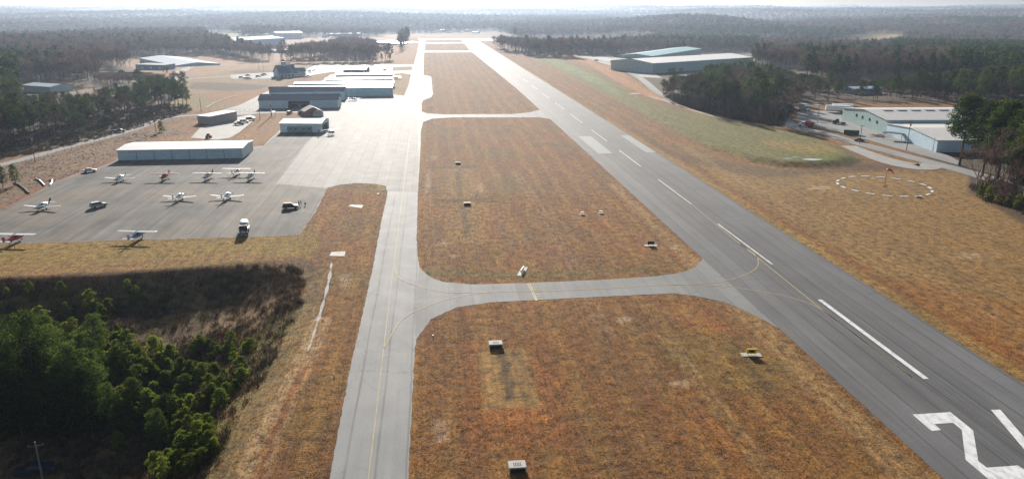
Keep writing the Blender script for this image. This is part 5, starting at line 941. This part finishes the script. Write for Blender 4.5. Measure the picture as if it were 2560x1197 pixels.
ytop = np.interp(qx, [-60, 20, 50, 60, 150, 200, 250, 330, 420, 478, 500, 1630, 1655, 1700, 1745, 1765, 1850, 1900, 1990, 2060, 2120, 2250, 2400, 2560], [150, 155, 160, 237, 236, 232, 222, 214, 198, 212, 0, 225, 200, 192, 190, 166, 156, 160, 186, 192, 210, 196, 178, 165])
capped = ((qx < 500) & (qy > 232)) | ((qx > 1630) & (qx < 2010) & (qy > 170)) | ((qx > 2000) & (qy > 205))
low = (qx > 250) & (qx < 480) & (qy > 172) & (qy <= 236); capped |= low; ytop = np.where(low, 176, ytop)
edge = np.interp(qx, [-200, 0, 170, 330, 410], [444, 385, 343, 303, 278]) - qy; hcap = np.where(capped, 65.6 * (qy - ytop) / np.maximum(qy - 23, 1), 99); hcap = np.where((qx < 330) & (qy > 236), np.minimum(hcap, 12 + np.maximum(edge, 0) * .8), hcap); ok_ = (hcap > 4) & (pine_p > -.5)
pts = pts[ok_]; hz = hz[ok_]; qx = qx[ok_]; qy = qy[ok_]; row = row[ok_]; dist = dist[ok_]; isp = isp[ok_]; hcap = hcap[ok_]
near = dist < 1000; order = np.argsort(dist)
counts = [0, 0]; ind = np.zeros(len(pts), bool)
LB = {('l', 1): 'dark pine in the wood along the road at the left edge', ('l', 0): 'bare brown tree among the pines along the left road', ('m', 1): 'pine in the clump at the bend behind the long hangar', ('m', 0): 'bare tree in the pine clump at the bend behind the long hangar', ('u', 0): 'bare tree in the grey woods behind the left metal building', ('u', 1): 'pine standing by the left metal building', ('r', 1): 'dark pine in the wood below the white roofed factory', ('r', 0): 'bare tree in the wood below the white roofed factory',
      ('e', 1): 'pine in the green wood behind the skylit factory', ('e', 0): 'bare tree in the wood behind the skylit factory', ('f', 0): 'bare tree in the row behind the far apron', ('f', 1): 'pine in the row behind the far apron', ('c', 0): 'bare tree in the thicket right of the runway far end', ('c', 1): 'pine in the thicket right of the runway far end'}
def region(x, y):
    if x < 245 and y > 232: return 'l'
    if x < 500 and y > 232: return 'm'
    if x < 600: return 'u'
    if x < 1100: return 'f'
    if x < 1600: return 'c'
    return 'r' if x < 2000 else 'e'
for i in order:
    k = int(isp[i]); lim = 262 if k else 292
    if counts[k] >= lim or dist[i] > 1500 or not (-60 < qx[i] < 2620): continue
    counts[k] += 1; ind[i] = True; rg = region(qx[i], qy[i]); s = r2.uniform(.85, 1.25) if k else r2.uniform(.95, 1.5)
    if rg == 'f' and not k: s = r2.uniform(1.5, 1.85)
    if rg != 'f': s = min(s, hcap[i] * r2.uniform(.6, 1.08) / (18.5 if k else 15.5))
    mm = (P_M if k else B_M)[r2.integers(4)]; X, Y = float(pts[i, 0]), float(pts[i, 1])
    tree('pine_tree' if k else 'bare_tree', mm, X, Y, float(hz[i]), s, LB[(rg, k)], 'pine' if k else 'bare tree', ('pines' if k else 'bare trees') + {'l': ' of the left roadside wood', 'm': ' of the clump behind the long hangar', 'u': ' of the upper left woods', 'r': ' of the wood below the factory', 'e': ' of the eastern wood', 'f': ' of the row behind the far apron', 'c': ' right of the far runway'}[rg])
# the rest of the wood reads as one mass
rest = ~ind; X = pts[rest]; k_ = isp[rest]; hzr = hz[rest]; st = X[:, 2]; N = len(X); r3 = np.random.default_rng(9)
protos = bpy.data.collections.new('wood kinds')
for i, g in enumerate([pine(s, 17, 22, 26, .95, b_, 3.6) for s, b_ in ((51, .3), (52, .4), (53, .35))] + [bare(s, 13, 420, 2.2, .085) for s in (61, 62, 63)]):
    o = bpy.data.objects.new('kind_%d' % i, joined('wood kind', g, M['bark'] if i < 3 else M['greybark'], M['needles'] if i < 3 else M['twigs'])); protos.objects.link(o)
pm_ = bpy.data.meshes.new('wood'); pm_.vertices.add(N); pm_.vertices.foreach_set('co', np.stack([X[:, 0], X[:, 1], hzr - .3], 1).astype(np.float32).ravel())
A_ = pm_.attributes.new('kind', 'INT', 'POINT'); A_.data.foreach_set('value', (np.where(k_, 0, 3) + r3.integers(0, 3, N)).astype(np.int32))
A_ = pm_.attributes.new('turn', 'FLOAT_VECTOR', 'POINT'); A_.data.foreach_set('vector', np.stack([np.zeros(N), np.zeros(N), r3.uniform(0, 6.28, N)], 1).astype(np.float32).ravel())
wide = np.clip(st / 11, 1.1, 2.2) * r3.uniform(.8, 1.25, N); tall = r3.uniform(.9, 1.35, N) * np.where(k_, 1.1, 1.45) * np.clip(st / 40, 1, 1.25); rw_ = row[rest]; tall = np.where(rw_, r3.uniform(1.6, 2.0, N), np.minimum(tall, hcap[rest] / 17)); wide = np.where(rw_, 1.0, wide)
A_ = pm_.attributes.new('size', 'FLOAT_VECTOR', 'POINT'); A_.data.foreach_set('vector', np.stack([wide, wide, tall], 1).astype(np.float32).ravel())
wd = tag(link('woods', pm_), 'grey brown winter woods with scattered pines rolling away to the horizon', None, None, 'stuff')
def scatter_mod(o, coll):
    ng = bpy.data.node_groups.new('scatter', 'GeometryNodeTree'); ng.interface.new_socket('Geometry', in_out='INPUT', socket_type='NodeSocketGeometry'); ng.interface.new_socket('Geometry', in_out='OUTPUT', socket_type='NodeSocketGeometry')
    gi = ng.nodes.new('NodeGroupInput'); go = ng.nodes.new('NodeGroupOutput'); ip = ng.nodes.new('GeometryNodeInstanceOnPoints'); ci = ng.nodes.new('GeometryNodeCollectionInfo'); ci.inputs['Collection'].default_value = coll; ci.inputs['Separate Children'].default_value = True; ci.inputs['Reset Children'].default_value = True
    def attr(n, t): a = ng.nodes.new('GeometryNodeInputNamedAttribute'); a.data_type = t; a.inputs['Name'].default_value = n; return [q for q in a.outputs if q.enabled][0]
    mp = ng.nodes.new('GeometryNodeMeshToPoints'); ng.links.new(gi.outputs[0], mp.inputs['Mesh']); ng.links.new(mp.outputs[0], ip.inputs['Points'])
    ng.links.new(ci.outputs[0], ip.inputs['Instance']); ip.inputs['Pick Instance'].default_value = True
    ng.links.new(attr('kind', 'INT'), ip.inputs['Instance Index']); er = ng.nodes.new('FunctionNodeEulerToRotation'); ng.links.new(attr('turn', 'FLOAT_VECTOR'), er.inputs[0]); ng.links.new(er.outputs[0], ip.inputs['Rotation']); ng.links.new(attr('size', 'FLOAT_VECTOR'), ip.inputs['Scale'])
    ng.links.new(ip.outputs[0], go.inputs[0]); md = o.modifiers.new('scatter', 'NODES'); md.node_group = ng
scatter_mod(wd, protos)
# big pines and thicket at the right edge
for x, y, s, lb in ((2398, 414, .92, 'leftmost of the big spreading pines before the low pale hall'), (2455, 440, 1.0, 'big spreading pine second from the left before the low pale hall'), (2492, 455, 1.05, 'tallest of the big pines at the right edge of the photo'), (2535, 478, 1.0, 'big pine nearest the right edge of the photo'), (2560, 500, .95, 'big pine cut by the right edge above the thicket'), (2600, 470, 1.1, 'big pine at the right edge, behind the others'), (2525, 430, .95, 'big pine behind the tallest one at the right edge')):
    a = hit(x, y); tree('pine_tree', random.choice(G_M), *a, s * 1.42, lb, 'pine', 'big pines at the right edge')
for x, y, s in ((2455, 478, .55), (2475, 488, .62), (2500, 494, .6), (2525, 505, .65), (2548, 512, .6), (2440, 470, .5), (2565, 530, .62), (2590, 540, .62), (2510, 480, .6), (2485, 470, .58)):
    a = hit(x, y); tree('bare_tree', random.choice(B_M), *a, s * 2.3, 'bare grey tree in the thicket under the big pines at the right edge', 'bare tree', 'bare thicket under the big pines')
for x, y in ((2450, 492), (2470, 500), (2495, 508), (2520, 516), (2545, 524)):
    a = hit(x, y); tree('shrub', random.choice(Y_M), *a, .8, 'low green bush along the foot of the thicket at the right edge', 'bush', 'bushes along the right thicket')
# left edge bushes and single trees
for x, y, s, lb in ((8, 468, .52, 'bushy green pine on the bank at the left edge'), (40, 462, .5, 'bushy green pine on the bank, nearest the roadside pole'), (-20, 480, .6, 'bushy green pine cut by the left edge above the apron')):
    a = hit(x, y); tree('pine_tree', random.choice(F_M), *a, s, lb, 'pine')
a = hit(405, 330); tree('pine_tree', Y_M[1], *a, .95, 'small lone pine beside the road next to the pole', 'pine')
for x, y, s, lb in ((955, 153, .5, 'left one of two round pines at the foot of the far bank'), (975, 152, .5, 'right one of two round pines at the foot of the far bank')): a = hit(x, y); tree('pine_tree', P_M[3], *a, s, lb, 'pine')
for x, y, s, lb in ((622, 154, 1.1, 'lone bare tree left of the row behind the far apron'), (672, 157, .9, 'forked bare tree between the lone one and the row'), (706, 155, 1.15, 'bare tree at the left end of the row'), (716, 153, 1.1, 'bare tree second from the left end of the row')): a = hit(x, y); tree('bare_tree', B_M[1], *a, s * 1.6, lb, 'bare tree')
for x, y, s, lb in ((1789, 208, .85, 'lone pine standing before the white factory roof, left of the pair'), (1812, 208, .8, 'lone pine standing before the white factory roof, right of the pair'), (1682, 232, .9, 'rounded pine at the lower corner of the white roofed factory'), (1745, 262, 1.0, 'tall pine standing proud of the wood below the factory')): a = hit(x, y); tree('pine_tree', P_M[0], *a, s, lb, 'pine')
for x, y, s in ((345, 268, .8), (360, 262, .9), (372, 276, .85), (388, 258, .95), (398, 272, .9), (412, 264, 1.0), (425, 270, .95), (438, 262, 1.0), (448, 274, .9), (458, 266, .92), (468, 272, .8), (405, 252, .9), (430, 252, .95), (380, 248, .9), (355, 250, .85), (300, 292, .75), (270, 300, .7), (235, 306, .8), (120, 342, .95), (80, 352, 1.0), (40, 362, 1.05), (10, 372, 1.0), (150, 330, .9), (190, 322, .85)):
    a = hit(x, y); l = 'm' if x > 245 else 'l'; tree('pine_tree', P_M[int(x) % 4], *a, s * .95, LB[(l, 1)], 'pine', 'pines' + (' of the clump behind the long hangar' if l == 'm' else ' of the left roadside wood'))
# valley: tall fine pines, young pines, brush
VT = [(30, 1010, 1.0), (95, 1005, 1.12), (150, 1020, .95), (60, 1060, .9), (205, 1035, .9), (0, 1080, 1.0), (250, 1020, .72), (180, 1080, .85), (120, 1090, .8), (290, 1075, .68), (-60, 1040, 1.1), (340, 1040, .6), (-40, 990, 1.0), (235, 1100, .65), (20, 960, .8), (420, 1080, .52), (400, 1130, .5)]
lbs = ['tall bushy pine in the shaded hollow at the lower left', 'pine rising among the others in the dark hollow']
for i, (x, y, s) in enumerate(VT):
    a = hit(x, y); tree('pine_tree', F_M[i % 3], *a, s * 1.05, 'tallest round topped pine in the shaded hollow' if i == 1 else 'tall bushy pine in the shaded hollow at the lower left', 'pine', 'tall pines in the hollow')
YT = [(20, 745, .6), (75, 742, .7), (85, 755, .5), (155, 745, .9), (120, 745, .4), (170, 790, .8), (182, 800, .7), (235, 785, 1.05), (270, 785, 1.0), (255, 800, .8), (320, 730, .5), (335, 760, .6), (385, 770, .5), (345, 750, .7), (415, 755, .5), (140, 850, .7), (175, 858, .8), (210, 850, .7), (230, 870, .8), (260, 860, .9), (285, 880, .9), (310, 870, .8), (300, 905, .9), (330, 900, 1.0), (355, 915, .9), (250, 910, 1.0), (275, 935, 1.0), (360, 950, .9), (335, 960, 1.1), (400, 925, .8), (425, 940, .8), (445, 950, .7), (390, 960, 1.0), (420, 975, .8), (470, 935, .45), (540, 935, .5), (605, 930, .4), (350, 1000, 1.1), (325, 1010, 1.0), (480, 1045, 1.0), (470, 1075, .8), (400, 1040, 1.1), (415, 1075, 1.2), (395, 1095, 1.0), (520, 1110, .95), (528, 1120, .7), (460, 1140, .6), (455, 1160, .6), (395, 1190, .8), (415, 1200, .7), (300, 1120, .9), (285, 1050, 1.0), (245, 960, 1.1), (220, 945, 1.0), (205, 900, .9), (60, 800, .6), (30, 830, .6), (100, 830, .7)]
for i, (x, y, s) in enumerate(YT):
    a = hit(x, y); tree('young_pine', Y_M[i % 3], *a, s * random.uniform(.85, 1.1), 'sunlit young pine at the foot of the grass slope, apart from the others' if i == 44 else 'small young pine growing in the hollow below the apron bank', 'young pine', 'young pines in the hollow')
HOLLOW = [(-80, 820), (60, 840), (200, 840), (330, 860), (420, 890), (520, 935), (520, 1000), (540, 1060), (480, 1120), (400, 1130), (250, 1090), (100, 1110), (-80, 1120)]
rh = np.random.default_rng(77); nh = 0
while nh < 150:
    x, y = rh.uniform(-80, 545), rh.uniform(820, 1120)
    if sdf(HOLLOW, np.array([x]), np.array([y]))[0] > 0: continue
    a = hit(x, y); nh += 1; big = x < 260 and y > 900
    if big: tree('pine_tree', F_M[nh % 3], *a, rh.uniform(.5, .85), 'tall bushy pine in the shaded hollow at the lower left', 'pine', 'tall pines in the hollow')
    else: tree('young_pine', Y_M[nh % 3], *a, rh.uniform(.45, 1.25) if x < 400 else rh.uniform(.5, 1.0), 'small young pine growing in the hollow below the apron bank', 'young pine', 'young pines in the hollow')
SLOPE = [(400, 860), (600, 850), (670, 890), (600, 980), (540, 1080), (570, 1150), (430, 1200), (400, 1100), (450, 960)]; nh = 0
while nh < 75:
    x, y = rh.uniform(395, 675), rh.uniform(845, 1200)
    if sdf(SLOPE, np.array([x]), np.array([y]))[0] > 0: continue
    a = hit(x, y); nh += 1; tree('shrub', Y_M[nh % 3], *a, rh.uniform(.45, .95), 'low green bush on the brushy slope between the hollow and the taxiway', 'bush', 'green bushes on the slope', rh.uniform(.5, .9))
def scrub(name, label, n, poly_test, sizes, mat, seed, per=26, wd_=.05, xr=(-260, 260), yr=(60, 420)):
    r = np.random.default_rng(seed); x = r.uniform(*xr, n * 6); y = r.uniform(*yr, n * 6); m_ = poly_test(x, y, r); x = x[m_][:n]; y = y[m_][:n]; z = H(x, y); k = len(x)
    s = r.uniform(*sizes, (k, 1)); T = []
    for j in range(per):
        o = r.normal(0, .42, (k, 3)) * s; o[:, 2] = 0; d = r.normal(0, .45, (k, 3)); d[:, 2] = 1; d /= np.linalg.norm(d, axis=1)[:, None]; w2 = np.cross(d, r.normal(size=(k, 3))); w2 /= np.linalg.norm(w2, axis=1)[:, None]
        b0 = np.stack([x, y, z - .03], 1) + o; T.append(np.stack([b0 - w2 * wd_ * s ** .5, b0 + w2 * wd_ * s ** .5, b0 + d * s * r.uniform(.6, 1.2, (k, 1))], 1))
    T = np.concatenate(T).reshape(-1, 3); o = link(name, rawmesh(name, T, np.arange(len(T)).reshape(-1, 3), [mat])); return tag(o, label, None, None, 'stuff')
def in_valley(x, y, r): return (sdf(VALLEY, x, y) < -2) & (lined(EAST, x, y) > 6) & (r.uniform(0, 1, len(x)) < .3 + .7 * ss(-.3, .5, n2(x, y, 7, 1))) & (np.abs(x / np.maximum(y, 1)) < .76)
scrub('brush', 'brown brush and brambles covering the hollow', 3200, in_valley, (.5, 1.5), M['brushm'], 71, 26, .055, (-200, -24), (55, 175))
BKG = G(BANK); scrub('brush', 'low dead scrub on the brown bank below the road', 4200, lambda x, y, r: (sdf(BKG, x, y) < -1) & (r.uniform(0, 1, len(x)) < .35 + .5 * (n2(x, y, 9, 2) > 0)), (.2, .5), M['twigs'], 72, 14, .05, (-330, -100), (180, 420))
LW = G([(-300, 440), (0, 404), (170, 366), (330, 326), (415, 298), (478, 280), (478, 262), (400, 262), (200, 300), (0, 340), (-300, 380)]); scrub('brush', 'brown undergrowth along the foot of the left roadside wood', 2600, lambda x, y, r: sdf(LW, x, y) < 0, (.6, 1.9), M['brushm'], 73, 24, .09, (-420, -100), (280, 560))
RWd = G([(1665, 246), (1700, 268), (1790, 291), (1880, 306), (1950, 316), (1985, 268), (1900, 255), (1780, 250), (1690, 240)]); scrub('brush', 'brown undergrowth along the foot of the wood below the factory', 2400, lambda x, y, r: sdf(RWd, x, y) < 0, (1.2, 3.4), M['brushm'], 74, 24, .10, (60, 300), (380, 620))
RT = G([(2425, 470), (2450, 498), (2500, 515), (2560, 535), (2700, 580), (2700, 480), (2560, 470), (2480, 450)]); scrub('brush', 'grey brush filling the thicket at the right edge', 900, lambda x, y, r: sdf(RT, x, y) < 0, (1.2, 3.2), M['brushm'], 75, 26, .07, (120, 330), (180, 330))
# dry grass tufts over the nearer airfield
PAV = [PAVED['main'], RUNWAY, CONNECT]
def on_grass(x, y, r):
    m_ = (sdf(VALLEY, x, y) > .5) | ((lined(EAST, x, y) < 22))
    m_ &= (np.abs(x / np.maximum(y, 1)) < .74) & (r.uniform(0, 1, len(x)) < np.clip(110 / y, 0, 1) ** 1.6)
    for P in PAV: m_ &= sdf(P, x, y) > .35
    for P in (rr(6.8, 15.6, 105, 126.6),): m_ &= sdf(P, x, y) > 0
    return m_
scrub('grass', 'rough dry orange brown grass over the airfield', 52000, on_grass, (.16, .42), M['drygrass'], 76, 4, .06, (-130, 190), (66, 250))
# ---------------------------------------------------------------- haze
hz_ = bpy.data.materials.new('haze air'); hz_.use_nodes = True; nt = hz_.node_tree; nt.nodes.clear(); out = nt.nodes.new('ShaderNodeOutputMaterial'); pv = nt.nodes.new('ShaderNodeVolumePrincipled')
pv.inputs['Color'].default_value = (.37, .46, .60, 1); pv.inputs['Density'].default_value = .000105; pv.inputs['Anisotropy'].default_value = .56; nt.links.new(pv.outputs[0], out.inputs['Volume'])
mb = MB(); zt, zb = 150, float(V[:, 2].min()) - 1; xx, y0, y1 = 13200, -260, 15200; mb.add([(-xx, y0, zb), (xx, y0, zb), (xx, y1, zb), (-xx, y1, zb), (-xx, y0, zt), (xx, y0, zt), (xx, y1, zt), (-xx, y1, zt)], [(3, 2, 1, 0), (4, 5, 6, 7), (0, 1, 5, 4), (1, 2, 6, 5), (2, 3, 7, 6), (3, 0, 4, 7)])
tag(mb.build('haze', hz_), 'pale winter haze over the whole landscape', None, None, 'stuff')
print('trees', ntree[0], 'rest', N, 'terrain', len(V), 'zmax', V[:, 2].max(), 'zmin', V[:, 2].min(), counts)
